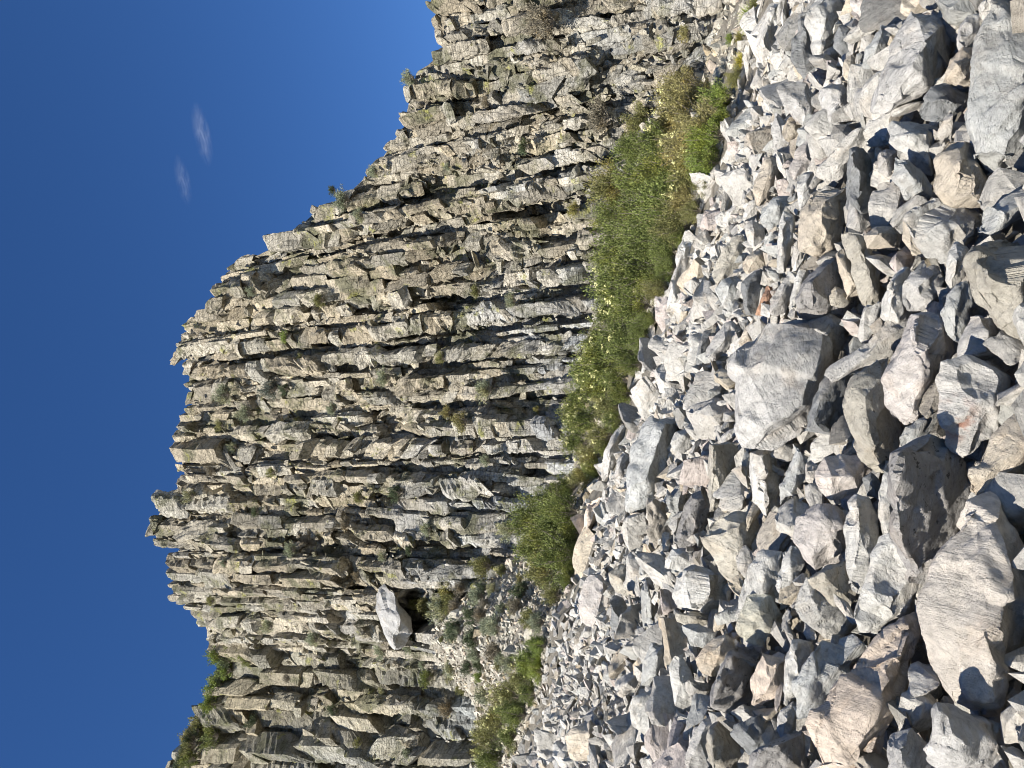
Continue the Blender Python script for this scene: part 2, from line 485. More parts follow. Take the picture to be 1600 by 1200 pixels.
# ------------------------------------------------------------------ SETTING: the cliff
LEAN = 0.20
def tilt_of(y):
    return interp(y, [(0, 0.20), (300, 0.21), (450, 0.16), (560, 0.07), (700, 0.02), (850, -0.03), (1000, -0.06), (1200, -0.02)])
RIBS = [-160, -60, 62, 118, 165, 235, 318, 372, 415, 470, 548, 598, 655, 700, 742, 800, 868, 935, 985, 1035, 1095, 1150, 1215, 1300]
RIB_D = {k: v for k, v in zip(RIBS, [.8, .7, .7, .4, .8, .5, 1.7, .6, .5, 1.0, .7, 1.1, 1.0, .4, .5, .4, 1.5, .6, .9, 1.0, 1.6, 1.2, .8, .8])}
def lane_coord(x, y):           # where a pixel's column passes the level x = 650
    y0 = y
    for _ in range(3):
        y0 = y + tilt_of(y0) * (x - 650)
    return y0
CAVES = [(648, 962, 32, 50, 4.0), (560, 900, 16, 28, 1.2), (535, 985, 22, 40, 1.2), (620, 660, 40, 16, 1.0), (700, 470, 42, 14, 1.3), (830, 335, 60, 16, 1.2), (640, 742, 26, 10, .8),
         (470, 1075, 60, 12, 1.0), (640, 1120, 60, 14, 1.2), (690, 745, 20, 9, .5)]
def relief(x, y):
    """how far the face stands out (+) or back (-) in metres, at a photo pixel"""
    y0 = lane_coord(x, y)
    b = 0.0
    for k in range(len(RIBS) - 1):
        if RIBS[k] <= y0 < RIBS[k + 1]:
            f = (y0 - RIBS[k]) / (RIBS[k + 1] - RIBS[k])   # 0 at the rib's right-hand (upper in the photo) edge
            b += RIB_D[RIBS[k]] * ((1 - f) - 0.5) * (.75 + .9 * n1(x / 90.0 + k * 7.3, 5))
            break
    P = np.array([[y0 / 45.0, x / 140.0, 0.5]])
    b += 1.15 * float(fbm(P * [1, 1.5, 1], 77, 3)[0])
    b += 0.35 * float(vnoise(P * 3.1, 78)[0])
    for cx, cy, rx, ry, d in CAVES:
        q = ((x - cx) / rx) ** 2 + ((y - cy) / ry) ** 2
        if q < 1: b -= d * min(1.0, (1 - q) * 2.5)
    if y > 1008: b -= 1.2
    if y < -60 or y > 1300: pass
    return b
def cliff_point(x, y, extra=0.0, use_relief=True):
    t, zr = ratios(x, y)
    yb = float(base_y(t)); zb = H + float(np.interp(t, T_BASE[:, 0], T_BASE[:, 1])) * yb
    rel = (relief(x, y) if use_relief else 0.0) + extra
    Y = (yb - LEAN * (zb - H) - rel) / (1 - LEAN * zr)
    return Vector((t * Y, Y, H + zr * Y)), Y / ray(x, y)[1]

# backing sheet
def backing():
    ys = np.arange(-330, 1531, 9.0); nk = 74
    V = []; tint = []
    for y in ys:
        top = interp(y, SKYLINE) + 5; bot = interp(y, BASE) + 40
        for k in range(nk):
            x = top + (bot - top) * k / (nk - 1)
            p, _ = cliff_point(x, y, -0.55)
            V.append(p)
        
    n = len(ys)
    i = (np.arange(n - 1)[:, None] * nk + np.arange(nk - 1)[None, :]).ravel()
    Fc = np.stack([i, i + nk, i + nk + 1, i + 1], 1)
    V = np.array([v[:] for v in V])
    # a flat top running back from the edge, so the cliff is a body and not a screen
    tops = V[0::nk]
    back = tops + np.array([0, 25.0, 2.0]); back2 = back + np.array([0, 2, -45.0])
    off = len(V)
    V = np.concatenate([V, back, back2])
    a = np.arange(n - 1)
    F2 = np.stack([a * nk, off + a, off + a + 1, (a + 1) * nk], 1)
    F3 = np.stack([off + a, off + n + a, off + n + a + 1, off + a + 1], 1)
    Fc = np.concatenate([Fc, F2, F3])
    nb = fbm(V * 1.3, 5, 4)
    V[:, 1] += 0.35 * nb
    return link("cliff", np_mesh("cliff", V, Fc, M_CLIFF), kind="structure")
CLIFF = backing()

def column_mesh(y0, xa, xb, wpx, extra, seed, minblk=12, maxblk=85, flare=0.0):
    """one weathered basalt column between two heights: a connected stack of joint blocks"""
    r = np.random.RandomState(seed)
    rings = []; tints = []
    NV = 18
    x = xa
    def centre(x, ex):
        y = y0 - tilt_of(y0) * (x - 650) + 7 * n1(x / 70.0 + seed * 3.1, 8)
        return cliff_point(x, y, ex)
    p0, D0 = centre(xa, extra); p1, _ = centre(xb, extra)
    axis = (p0 - p1).normalized()
    step = 3.6
    wob_s = r.randint(1000)
    # smooth path: control points every 30 px so that the relief does not shred the column
    nctl = max(2, int(abs(xb - xa) / 22) + 2)
    cx = np.linspace(xa, xb, nctl); cp = np.array([centre(c, extra)[0][:] for c in cx])
    hs = wpx * 0.5 * D0 / F_PX
    sc0 = r.uniform(.9, 1.1); ph0 = r.rand(); sl0 = r.uniform(.25, 1.3) * r.choice([-1, 1, 1])
    while x < xb:
        bl = min(math.exp(r.uniform(math.log(minblk), math.log(maxblk))), xb - x + 1)
        sc = sc0 * r.uniform(0.82, 1.14); nc = r.choice([4, 4, 5]); ph = (R_(-72) if ph0 < .72 else ph0 * 9) + r.normal() * .24
        asp = r.uniform(0.8, 1.12)
        ox, oy = r.uniform(-.28, .28) * hs, r.uniform(-.5, .35) * hs
        tx, ty = sl0 + r.normal() * .4, r.uniform(-.9, .7)
        g = r.uniform(0.66, 1.3); warm = r.uniform(-0.05, 0.05)
        tcol = (g * (1 + warm), g, g * (1 - warm * 1.6), 0)
        # corners of the cross-section
        ang = np.sort((np.arange(nc) + r.uniform(-.2, .2, nc)) / nc * 2 * np.pi + ph)
        cr = r.uniform(0.86, 1.12, nc)
        corners = np.stack([np.cos(ang) * cr, np.sin(ang) * cr], 1)
        per = np.linspace(0, nc, NV, endpoint=False)
        k = per.astype(int); fr = (per - k)[:, None]
        sec = corners[k % nc] * (1 - fr) + corners[(k + 1) % nc] * fr
        order = np.argsort(np.arctan2(sec[:, 1], sec[:, 0])); sec = sec[order]
        nr = max(2, int(bl / step) + 1)
        for j in range(nr):
            xx = x + bl * j / nr * 1.0
            if j == nr - 1: xx = x + bl * 0.97
            c = np.array([np.interp(xx, cx, cp[:, q]) for q in range(3)])
            edge = 1.0
            if j == 0: edge = r.uniform(0.86, 1.0)
            if j == nr - 1: edge = r.uniform(0.84, 0.98)
            s = hs * sc * edge * (1 + r.normal() * .018) * (1 + flare * (xx - xa) / max(1, xb - xa))
            a = sec * s
            px = a[:, 0] * asp + ox; py = a[:, 1] / asp + oy
            ring = c[None, :] + px[:, None] * np.array([1, 0, 0]) + py[:, None] * np.array([0, 1, 0]) + (px * tx + py * ty)[:, None] * np.array(axis[:]) * 0.75
            rings.append(ring); tints.append(np.tile(tcol, (NV, 1)))
        x += bl
    V = np.concatenate(rings); TT = np.concatenate(tints)
    n = len(rings)
    # shattered top: rings squeezed in and jittered
    for j, q in ((0, 0.45), (1, 0.8)):
        if j < n:
            sl = slice(j * NV, (j + 1) * NV); m_ = V[sl].mean(0); V[sl] = m_ + (V[sl] - m_) * q
    Nn = V - np.repeat(np.array([rg.mean(0) for rg in rings]), NV, axis=0)
    Nn /= np.maximum(np.linalg.norm(Nn, axis=1, keepdims=True), 1e-6)
    VS = V * [1, 1, .8]; disp = 0.15 * fbm(VS * 2.6, seed % 97, 3) + 0.07 * vnoise(V * [7, 7, 9], seed % 89)
    disp = disp * r.choice([.45, .7, 1.0]); disp = np.round(disp / 0.05) * 0.05 * 0.6 + disp * 0.4
    V = V + Nn * (disp * min(1.6, hs / 0.30))[:, None]
    i = np.arange(NV); i2 = (i + 1) % NV
    F4 = []
    for j in range(n - 1):
        a = j * NV
        F4.append(np.stack([a + i, a + i2, a + NV + i2, a + NV + i], 1))
    F4 = np.concatenate(F4)
    tri = np.concatenate([F4[:, [0, 1, 2]], F4[:, [0, 2, 3]]])
    tc, bc = len(V), len(V) + 1
    V = np.concatenate([V, [V[:NV].mean(0)], [V[-NV:].mean(0)]]); TT = np.concatenate([TT, TT[:1], TT[-1:]])
    cap = np.stack([np.full(NV, tc), i2, i], 1); cap2 = np.stack([np.full(NV, bc), (n - 1) * NV + i, (n - 1) * NV + i2], 1)
    return V, np.concatenate([tri, cap, cap2]), TT

def build_columns():
    r = np.random.RandomState(11)
    secs = []
    y = -30.0
    while y < 1225:
        w = math.exp(r.uniform(math.log(12), math.log(38)))
        if y > 1030: w = r.uniform(26, 52)
        t0 = tilt_of(y)
        # the lane's own top and foot
        xs = np.arange(200, 1200, 4.0); yy = y - t0 * (xs - 650)
        sky = np.interp(yy, [a for a, _ in SKYLINE], [b for _, b in SKYLINE])
        bas = np.interp(yy, [a for a, _ in BASE], [b for _, b in BASE])
        ok = (xs >= sky) & (xs <= bas + 26)
        if ok.any():
            x = xs[ok][0] + r.uniform(-4, 2); end = xs[ok][-1]
            while x < end - 14:
                L = r.uniform(55, 170)
                if end - (x + L) < 45: L = end - x
                secs.append((y, x, x + L, w * r.uniform(.9, 1.15), r.uniform(-.45, .4)))
                x += L - 4
        y += w * r.uniform(0.62, 0.8)
    secs.sort(key=lambda s: -(s[2] - s[1]) * s[3])
    rest = []
    for k, (y, a, b, w, ex) in enumerate(secs):
        big = y > 1030 and a > 330
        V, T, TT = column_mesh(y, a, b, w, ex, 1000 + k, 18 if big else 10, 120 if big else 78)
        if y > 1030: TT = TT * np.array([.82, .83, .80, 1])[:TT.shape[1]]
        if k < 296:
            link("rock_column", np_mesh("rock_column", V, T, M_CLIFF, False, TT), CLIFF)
        else:
            rest.append((V, T, TT))
    return rest
def join_arrays(lst):
    off = 0; Vs, Ts, Cs = [], [], []
    for V, T, TT in lst:
        Vs.append(V); Ts.append(T + off); Cs.append(TT); off += len(V)
    return np.concatenate(Vs), np.concatenate(Ts), np.concatenate(Cs)
rest = build_columns()

# small blocks, flakes and ledge debris all over the face
def unit_rocks(n, npts, edge, seed, chips, amp, dents, steps):
    out = []
    for k in range(n):
        r = np.random.RandomState(seed + k)
        pts = r.uniform(-1, 1, (npts, 3)); pts /= np.maximum(np.abs(pts).max(1, keepdims=True), 1e-6) ** r.uniform(0.3, 0.95)
        pts /= np.linalg.norm(pts, axis=1).max() * .92
        V, T = hull_mesh(pts, edge)
        V = roughen(V, T, 2.0, seed + k, chips, amp, 0.35, steps, dents, notches=(k % 3) if edge < 1 else 0, cells=9 if edge < 1 else 0, facet=.7)
        V -= V.mean(0)
        out.append((V, T))
    return out
LO = unit_rocks(18, 9, 1.2, 300, 2, 0.02, 0, False)
MID = unit_rocks(28, 10, 0.11, 400, 5, 0.026, 1, True)

def rand_rot(r):
    q = r.normal(size=4); q /= np.linalg.norm(q)
    w, x, y, z = q
    return np.array([[1 - 2 * (y * y + z * z), 2 * (x * y - z * w), 2 * (x * z + y * w)], [2 * (x * y + z * w), 1 - 2 * (x * x + z * z), 2 * (y * z - x * w)], [2 * (x * z - y * w), 2 * (y * z + x * w), 1 - 2 * (x * x + y * y)]])

def face_debris():
    r = np.random.RandomState(21); lst = []
    for k in range(3400):
        y = r.uniform(-30, 1230)
        top, bot = interp(y, SKYLINE), interp(y, BASE)
        x = r.uniform(top + 3, bot + 30)
        if ((x - 648) / 31) ** 2 + ((y - 962) / 48) ** 2 < 1: continue
        p, D = cliff_point(x, y, r.uniform(-.25, .42))
        s = math.exp(r.uniform(math.log(3.0), math.log(11.0))) * D / F_PX
        V, T = LO[r.randint(len(LO))]
        tl = tilt_of(y)
        sc = np.array([r.uniform(.6, 1.1), r.uniform(.7, 1.1), r.uniform(.8, 2.2)]) * s
        W = (V * sc) @ (rand_rot(r).T if r.rand() < .35 else np.array([[1, 0, -tl], [0, 1, 0], [tl, 0, 1.0]]))
        g = r.uniform(0.75, 1.25)
        lst.append((W + np.array(p[:]), T, np.tile((g, g, g * r.uniform(.93, 1.02), 0), (len(V), 1))))
    return lst
V, T, TT = join_arrays(rest + face_debris())
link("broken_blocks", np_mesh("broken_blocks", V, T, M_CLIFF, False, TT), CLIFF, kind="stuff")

# Boulders of the talus that can be told apart: label | stone colour | outline (photo pixels) | ridge (pixels + how far it stands out)
BOULDERS = """
grey two-toned block|large grey block with lit left face and deep shadow, near top right|G|1423,15 1493,22 1493,70 1473,127 1443,150 1380,182 1353,180 1367,133 1390,97 1403,67|1447,62,55 1425,100,55 1435,135,50
smooth blue slab|huge smooth blue-grey slab at the right edge near the top corner|B|1543,0 1600,-20 1650,60 1640,240 1560,283 1523,253 1512,215 1512,160 1530,90 1543,40|1590,130,50 1580,205,58 1620,150,60
cream cone|cream cone-shaped boulder with a black shadow flank beside the blue slab|T|1483,211 1510,215 1520,253 1567,293 1540,320 1510,323 1473,322 1457,293 1460,247|1495,245,40 1508,268,48 1520,307,42
white wedge|bright white wedge-shaped boulder pointing left above the cream cone|W|1382,187 1405,192 1450,195 1470,205 1455,273 1433,263 1390,222|1415,205,28 1447,210,30 1452,258,22
slate hump|dark slate-blue hump lying on top of the white wedge|D|1455,135 1475,130 1513,147 1512,165 1490,185 1445,190 1430,178 1438,160|1470,155,20 1490,160,18
blue facet stone|pale blue faceted stone below the white wedge|B|1400,240 1440,265 1457,290 1455,308 1415,312 1393,280|1420,268,20 1435,290,18
shaded cobble|half-shaded grey cobble left of the blue facet stone|G|1370,240 1385,232 1403,236 1400,262 1390,280 1370,268|1385,248,14
pale winged slab|broad pale slab like a wing under the cream cone|W|1412,340 1425,325 1460,310 1525,327 1545,340 1520,372 1500,400 1470,412 1445,405 1425,385|1500,350,30 1512,372,22 1452,388,16
blue bar|long blue-grey bar running to the right edge|B|1525,350 1530,330 1580,303 1640,285 1650,315 1580,350 1545,364 1525,367|1565,335,22 1610,312,22
yellow lip|yellowish rock lip on the left rim of the pale winged slab|T|1410,345 1428,325 1436,360 1452,402 1425,402 1411,375|1422,355,10
white tooth|small white tooth-shaped stone pointing down near the right edge|W|1483,393 1493,375 1512,385 1522,400 1507,430 1485,453 1478,440|1497,405,22 1488,435,16
streaked dark boulder|large dark boulder with tan streaks at the right edge, beside the white tooth|Y|1517,385 1545,365 1600,350 1660,380 1660,520 1620,560 1590,540 1550,500 1520,460 1512,420|1550,420,50 1590,390,50 1580,470,50
knobbly grey stone|knobbly grey stone left of the white tooth|G|1410,440 1425,425 1460,415 1478,425 1475,455 1460,485 1420,487 1411,465|1440,450,20 1455,440,20
leaning two-toned stone|leaning stone, pale on its left half and black on its right|W|1378,495 1380,460 1395,430 1405,418 1420,417 1429,430 1420,470 1428,500 1410,512 1388,510|1393,440,34 1391,475,34 1400,500,22
pinkish pillar|tall pinkish-white pillar with a big shadow on its upper right|P|1422,490 1437,484 1465,490 1480,520 1488,548 1470,580 1445,605 1440,640 1412,668 1380,637 1375,600 1400,560|1446,500,40 1448,545,45 1442,590,35 1425,640,20
blue leaf slab|thin blue slab like a leaf right of the pinkish pillar|B|1470,490 1480,460 1495,443 1510,440 1523,470 1512,500 1500,530 1494,547 1483,540 1478,515|1492,505,10 1493,470,14
split grey stone|grey stone split by a crack with a dark right flank|G|1492,565 1495,535 1515,505 1525,483 1550,500 1573,525 1570,550 1555,560 1520,560|1543,520,35 1540,548,30 1515,530,15
red-stained boulder|large pale boulder stained red on its lower left|R|1470,565 1510,553 1560,560 1590,577 1580,605 1567,640 1557,680 1525,700 1503,720 1480,690 1470,650 1461,595|1545,590,32 1560,622,32 1530,672,28
pitted edge stone|pale pitted stone cut off by the right edge below the dark boulder|W|1578,490 1590,472 1650,470 1650,560 1600,545 1585,510|1610,500,20
small edge stone|small white stone at the right edge beside the red-stained boulder|W|1584,585 1600,562 1650,560 1650,607 1595,607|1610,580,15
sandy block|sandy block at the right edge beneath the red-stained boulder|T|1517,765 1520,735 1548,712 1560,675 1585,645 1660,660 1640,720 1590,748 1545,770 1530,775|1585,722,28 1620,690,32
striped giant|giant cream boulder with faint stripes, largest at the lower right|Z|1502,806 1517,772 1555,757 1568,799 1570,847 1610,880 1620,1000 1600,1090 1581,1134 1525,1123 1465,1089 1442,1042 1439,945 1450,911 1465,877 1480,843|1562,800,30 1585,900,75 1562,1000,95 1545,1085,65
pink tan slab|long pinkish-tan slab slanting to the bottom edge left of the giant|O|1439,949 1437,994 1412,1057 1396,1087 1394,1125 1370,1155 1350,1215 1270,1215 1260,1155 1262,1129 1300,1069 1345,1024 1375,994 1420,960|1428,975,30 1400,1040,55 1368,1110,62 1330,1195,60
fluted bottom rock|fluted grey rock on the bottom edge right of the pink tan slab|G|1383,1155 1392,1140 1425,1137 1455,1160 1480,1190 1490,1230 1390,1230|1405,1160,25 1412,1210,30
shaded corner rock|dark shaded rock near the bottom right corner below the giant|G|1440,1170 1462,1097 1530,1125 1580,1140 1592,1180 1575,1215 1500,1215 1450,1190|1468,1115,45 1480,1160,55 1570,1155,20
black face boulder|huge boulder whose broad face lies in black shadow, with dark lichen|L|1393,702 1470,668 1500,712 1515,770 1485,840 1460,890 1445,925 1420,880 1393,840|1400,712,80 1399,825,80
white fin|thin white upright fin on the left rim of the black face boulder|W|1383,735 1396,703 1403,760 1400,830 1388,880 1374,810 1372,770|1390,760,10 1388,820,12
pale triangle|large pale triangular slab under the white fin|W|1330,977 1350,925 1375,840 1395,834 1427,855 1444,922 1427,949 1379,984 1360,995|1400,885,30 1396,960,22 1420,910,25
tall half-shaded stone|tall stone with a rounded head, its right half shaded|W|1325,785 1340,772 1360,778 1377,810 1376,860 1370,890 1355,922 1345,930 1326,930 1322,880 1320,830|1338,785,32 1343,830,32 1362,880,16
golden ridge boulder|long boulder with golden left edge and mottled grey back|Y|1312,620 1325,600 1350,580 1390,552 1402,560 1400,590 1392,640 1410,680 1405,705 1390,725 1375,752 1345,722 1325,680 1316,650|1352,620,40 1355,675,40 1378,735,15
blue nub|small blue-white nub below the foot of the pinkish pillar|B|1408,685 1415,667 1445,650 1467,640 1462,665 1450,680 1420,699 1409,699|1430,672,12
great grey block|great grey faceted block in the middle of the talus|G|1210,497 1262,492 1325,500 1335,508 1325,540 1307,560 1290,590 1265,625 1262,670 1250,690 1207,703 1160,698 1138,650 1135,610 1145,565 1165,537|1290,515,45 1275,572,62 1258,610,66 1245,660,60 1205,660,55 1160,570,25
shaded bar|shaded greenish-grey bar squeezed under the great grey block|D|1332,547 1347,560 1342,590 1318,620 1310,670 1285,697 1262,690 1258,655 1270,620 1290,598 1308,570|1325,565,10 1285,615,20 1272,655,24
narrow lit plank|narrow pale plank of stone leaning beside the black hole|T|1305,392 1318,388 1335,425 1350,455 1343,480 1325,462 1312,425|1325,430,14
broad leaning plank|broad dappled plank of stone leaning beside the black hole|Y|1312,360 1330,352 1350,370 1375,420 1378,475 1365,493 1350,485 1350,455 1328,405|1345,390,18 1362,440,20
black spotted boulder|brown shaded boulder spotted with black lichen above the great block|L|1258,437 1290,408 1307,400 1340,470 1330,495 1290,500 1250,495 1240,465|1262,445,60 1248,472,50
round spotted stone|small rounded stone with black spots on the spotted boulder|Y|1295,458 1305,448 1325,450 1332,470 1320,482 1298,478|1310,460,16
pale fin|thin pale fin standing above the great grey block|W|1225,492 1240,460 1252,412 1265,410 1262,438 1247,462 1240,485|1245,455,8
speckled grey slab|speckled grey slab beside the pale fin|G|1200,495 1205,467 1225,435 1240,430 1237,460 1225,490|1220,465,10
rusty sliver|rusty orange-brown sliver of rock left of the speckled slab|K|1180,493 1188,470 1200,443 1210,442 1209,468 1192,492|1198,465,8
sunlit tan boulder|sunlit tan boulder with a rough dark flank in the upper middle|T|1247,395 1250,340 1275,298 1297,283 1320,277 1323,320 1316,365 1305,388 1285,407 1262,404|1283,320,30 1285,370,30
black tall boulder|tall boulder nearly black, with a thin white left edge|D|1328,225 1342,228 1358,250 1368,290 1378,340 1350,355 1328,345 1323,320 1325,270|1333,240,55 1330,290,55 1340,330,40
fluted tan-top stone|grey stone with a tan upper rim below the black tall boulder|G|1322,355 1325,315 1340,298 1360,325 1364,350 1345,366|1340,335,14
tan ledge|flat tan ledge of rock over a black hole|T|1348,367 1370,352 1400,355 1410,366 1402,392 1355,388|1372,365,40
grey shouldered stone|grey shouldered stone left of the two-toned block|G|1278,140 1300,130 1320,133 1337,147 1330,170 1315,195 1300,212 1288,200 1280,165|1305,145,24 1308,178,22
slate blue blade|slate-blue blade above the grey shouldered stone|B|1347,110 1355,70 1385,33 1397,50 1393,70 1375,95 1360,110|1372,68,14
dark rounded stone|dark rounded stone left of the slate blue blade|D|1302,58 1310,40 1335,35 1342,52 1333,80 1315,88 1302,75|1318,55,16
tan almond|small tan almond-shaped stone under the dark rounded stone|T|1317,92 1330,85 1343,97 1335,125 1328,139 1317,120|1328,105,12
pale top boulder|pale tall boulder at the top edge|W|1258,35 1270,0 1285,-20 1320,-20 1315,30 1300,70 1283,102 1275,110 1270,85|1290,30,20 1285,65,18
shaded top slab|dark slanted slab left of the pale top boulder|D|1240,60 1250,20 1262,12 1272,60 1277,100 1277,130 1262,132 1250,100 1235,92|1252,60,14
cracked grey triangle|grey triangular stone with a pinkish lower edge near the talus top|G|1213,137 1225,125 1260,130 1280,160 1277,190 1262,202 1245,190 1225,165|1240,150,8 1255,165,14
purple grey cap|purplish grey boulder cut by the top edge|P|1328,0 1340,-15 1385,-15 1392,15 1375,30 1345,28 1330,15|1350,2,14
ochre top stone|ochre stone at the top edge right of the purple grey cap|T|1405,18 1410,-10 1465,-12 1466,8 1440,18 1412,30|1430,0,14
grey hooded stone|grey stone in the shade between two-toned block and blue slab|G|1492,78 1500,40 1512,20 1540,18 1543,60 1522,72 1500,86|1508,45,20
sandy knuckle|sandy knuckle of rock just left of the blue slab|T|1473,130 1485,92 1505,75 1530,68 1538,84 1522,102 1520,137 1490,134|1495,100,20
ochre standing stone|ochre standing stone among small grey stones, upper talus|T|1177,314 1178,285 1195,245 1215,240 1219,270 1207,292 1195,322 1183,324|1205,272,14
smooth grey tile|smooth light grey tile of rock left of the sunlit tan boulder|W|1245,287 1247,268 1270,263 1277,290 1272,320 1250,332 1245,310|1260,285,12
blue-white cobble|blue-white cobble below the ochre standing stone|B|1187,347 1187,325 1210,305 1240,303 1245,322 1225,347 1200,360|1215,322,14
white-edged spike|long grey spike with a white left edge|W|1215,425 1216,355 1225,330 1245,335 1242,362 1235,400 1225,430|1222,350,14 1222,400,14
leaning grey shard|leaning grey shard above the smooth grey tile|G|1205,200 1210,170 1232,190 1234,230 1225,247 1208,232|1220,205,9
lilac slab|small lilac slab between grey shard and shouldered stone|P|1230,268 1245,235 1262,218 1274,225 1271,255 1255,267 1240,282|1257,243,10
brown rough stone|brown rough stone standing on the upper left talus|Y|1132,387 1147,365 1162,363 1177,390 1165,412 1142,430 1120,447 1112,430 1122,405|1148,395,16
chalky prow|chalky stone with a sharp prow right of the brown rough stone|W|1160,353 1175,343 1197,355 1195,377 1178,392 1168,375|1178,362,14
tan nugget|rough tan nugget below the chalky prow|T|1158,412 1175,392 1192,388 1205,400 1198,414 1180,420 1165,430|1182,400,12
blue stepped stone|bluish stepped stone with a tan upper edge|B|1117,452 1130,437 1155,427 1162,440 1157,470 1150,492 1128,480|1138,448,12
dark grey pillar|dark grey pillar with white left edge beside the rusty sliver|D|1157,442 1170,430 1190,416 1197,430 1195,465 1177,497 1165,492 1160,465|1166,445,14 1167,480,12
wrinkled grey stone|wrinkled grey stone left of the great grey block|G|1098,569 1105,545 1130,505 1145,503 1159,515 1150,532 1130,552 1112,567|1133,528,16
shadowed plate|thin shadowed plate beside the wrinkled grey stone|D|1086,572 1090,545 1100,515 1114,512 1107,545 1098,569|1093,540,12
sand-coloured chip|sand-coloured chip wedged on the great block's left shoulder|T|1153,537 1165,510 1178,497 1184,520 1172,538 1160,542|1170,520,8
pale crest slab|pale cracked slab on the talus crest under the shrubs|W|1057,387 1072,355 1087,368 1082,395 1070,422 1060,432 1056,410|1072,385,8
white crest block|white block on the crest with a shaded right side|W|1041,487 1050,434 1062,440 1064,480 1053,494|1052,460,12
split-faced boulder|pale blue boulder with a wide black side, on the crest|B|997,665 1012,646 1050,655 1059,662 1054,700 1049,725 1042,770 1030,802 1000,808 978,800 979,755 987,717|1035,662,40 1030,690,46 1010,745,46 986,770,38
small white cube|small white cube of stone right of the split-faced boulder|W|1046,693 1055,672 1087,666 1085,690 1070,709 1052,708|1066,682,16
grey overhang|grey overhanging stone on the crest above a black gap|G|941,720 950,690 965,667 977,663 975,700 957,735 943,747|952,705,22
crest tooth|small tooth of rock in the gap under the grey overhang|G|955,760 965,718 975,704 984,715 977,757 965,762|968,730,10
apricot crest slab|apricot-coloured slab edge along the crest beside the big shrub|O|899,880 908,835 922,775 935,764 938,780 929,817 917,850 905,892|917,830,12
rosy block|rosy pale block on the lower left crest|P|902,937 925,891 940,891 956,937 953,970 930,992 908,967|942,925,20 932,962,20
veined brown stone|brown veined stone right of the rosy block|Y|952,895 975,878 995,905 992,937 965,927 953,912|972,905,10
black gap stone|dark stone in the shade just beneath the rosy block|D|955,925 978,938 984,975 968,995 955,978|962,945,22
buff block|buff-coloured cracked block near the bottom edge, left talus|T|882,1150 895,1138 928,1121 936,1142 930,1187 893,1195|922,1145,18 918,1170,16
dark-mouthed boulder|boulder with a bright left face and a coal-black right side|W|1050,930 1060,890 1085,883 1130,897 1139,945 1117,962 1080,957 1055,947|1085,895,55 1090,925,60 1082,950,45
brown flat slab|brown flat slab under the dark-mouthed boulder|Y|1053,957 1085,955 1124,962 1122,973 1080,980 1058,972|1088,965,10
blue triangle stone|blue-grey triangular stone beneath the brown flat slab|B|1063,977 1090,975 1120,987 1107,1014 1080,1008|1090,988,12
charcoal boulder|charcoal shaded boulder with a white left rim|L|1110,1075 1150,1010 1177,1005 1190,1025 1177,1060 1175,1100 1150,1114 1118,1117 1106,1107|1140,1025,60 1122,1065,60 1113,1100,45
fan-shaped stone|pale fan-shaped stone left of the charcoal boulder|T|1085,1030 1105,1005 1140,983 1150,1000 1150,1015 1124,1060 1095,1055|1125,1010,18 1115,1040,16
brown ribbed boulder|brown ribbed boulder right of the charcoal boulder|O|1173,1060 1195,1015 1218,1006 1232,1030 1225,1075 1202,1095 1180,1110|1208,1035,26 1203,1070,24
white spur|narrow white spur of rock right of the brown ribbed boulder|W|1221,1095 1225,1040 1237,993 1272,1006 1264,1040 1247,1062 1241,1097 1230,1106|1240,1005,22 1236,1060,16
pale blue disc|pale blue rounded slab leaning against the pink tan slab|B|1244,1131 1243,1069 1259,1027 1292,1001 1340,990 1362,998 1345,1026 1300,1071 1270,1123|1290,1030,12 1262,1080,12
crumbly grey lump|crumbly grey lump under the pale blue disc|G|1212,1142 1215,1115 1240,1095 1247,1110 1243,1147 1222,1158|1228,1120,14
wet-looking slab|dark bluish slab beneath the brown ribbed boulder|D|1140,1145 1150,1130 1185,1111 1207,1125 1214,1150 1190,1182 1170,1180|1165,1145,18 1180,1160,14
brown shadow boulder|brown boulder in shadow with a lit left edge at the bottom|Y|1101,1150 1108,1135 1123,1129 1142,1142 1169,1185 1157,1215 1115,1215|1110,1142,40 1113,1190,40
bottom grey slab|long smooth grey slab reaching the bottom edge|G|1067,1215 1072,1180 1085,1135 1110,1116 1122,1125 1107,1152 1112,1215|1095,1150,12
crazed dark boulder|dark boulder covered in fine cracks at the bottom edge|L|1170,1215 1175,1178 1212,1150 1258,1144 1266,1215|1190,1170,30 1215,1165,30
furrowed pale slab|furrowed pale slab standing in the lower left talus|W|984,1106 990,1090 1019,1073 1030,1083 1032,1156 1018,1167 990,1141|1012,1095,12 1015,1140,12
bright white shard|bright white shard left of the fan-shaped stone|W|1045,1042 1060,1013 1084,1062 1090,1097 1078,1117 1055,1102|1064,1060,12
bluish standing slab|bluish standing slab with a dark right side|B|1000,1072 1005,1032 1018,1005 1047,1008 1042,1050 1020,1074|1030,1020,22 1022,1055,18
pink-grey prism|pinkish-grey block with neat angled faces below the great block|P|1242,807 1275,785 1312,788 1328,798 1325,838 1320,877 1275,894 1255,874 1240,845|1290,793,34 1312,820,36 1300,848,36 1268,872,26
tufted grey boulder|grey boulder streaked with dark grain in the middle talus|Y|1100,847 1110,812 1150,796 1180,800 1192,835 1162,872 1154,912 1140,917 1110,872|1125,822,20 1152,868,28 1155,820,28
broad pale hump|broad pale hump of rock below the tufted grey boulder|W|1150,962 1162,920 1170,882 1200,853 1232,855 1237,875 1217,912 1212,952 1180,977|1198,875,18 1192,920,22
blue-grey blade|blue-grey blade of rock pointing up to the great block|B|1215,777 1222,750 1255,683 1269,692 1264,725 1252,764 1227,799 1218,797|1243,725,14 1238,765,14
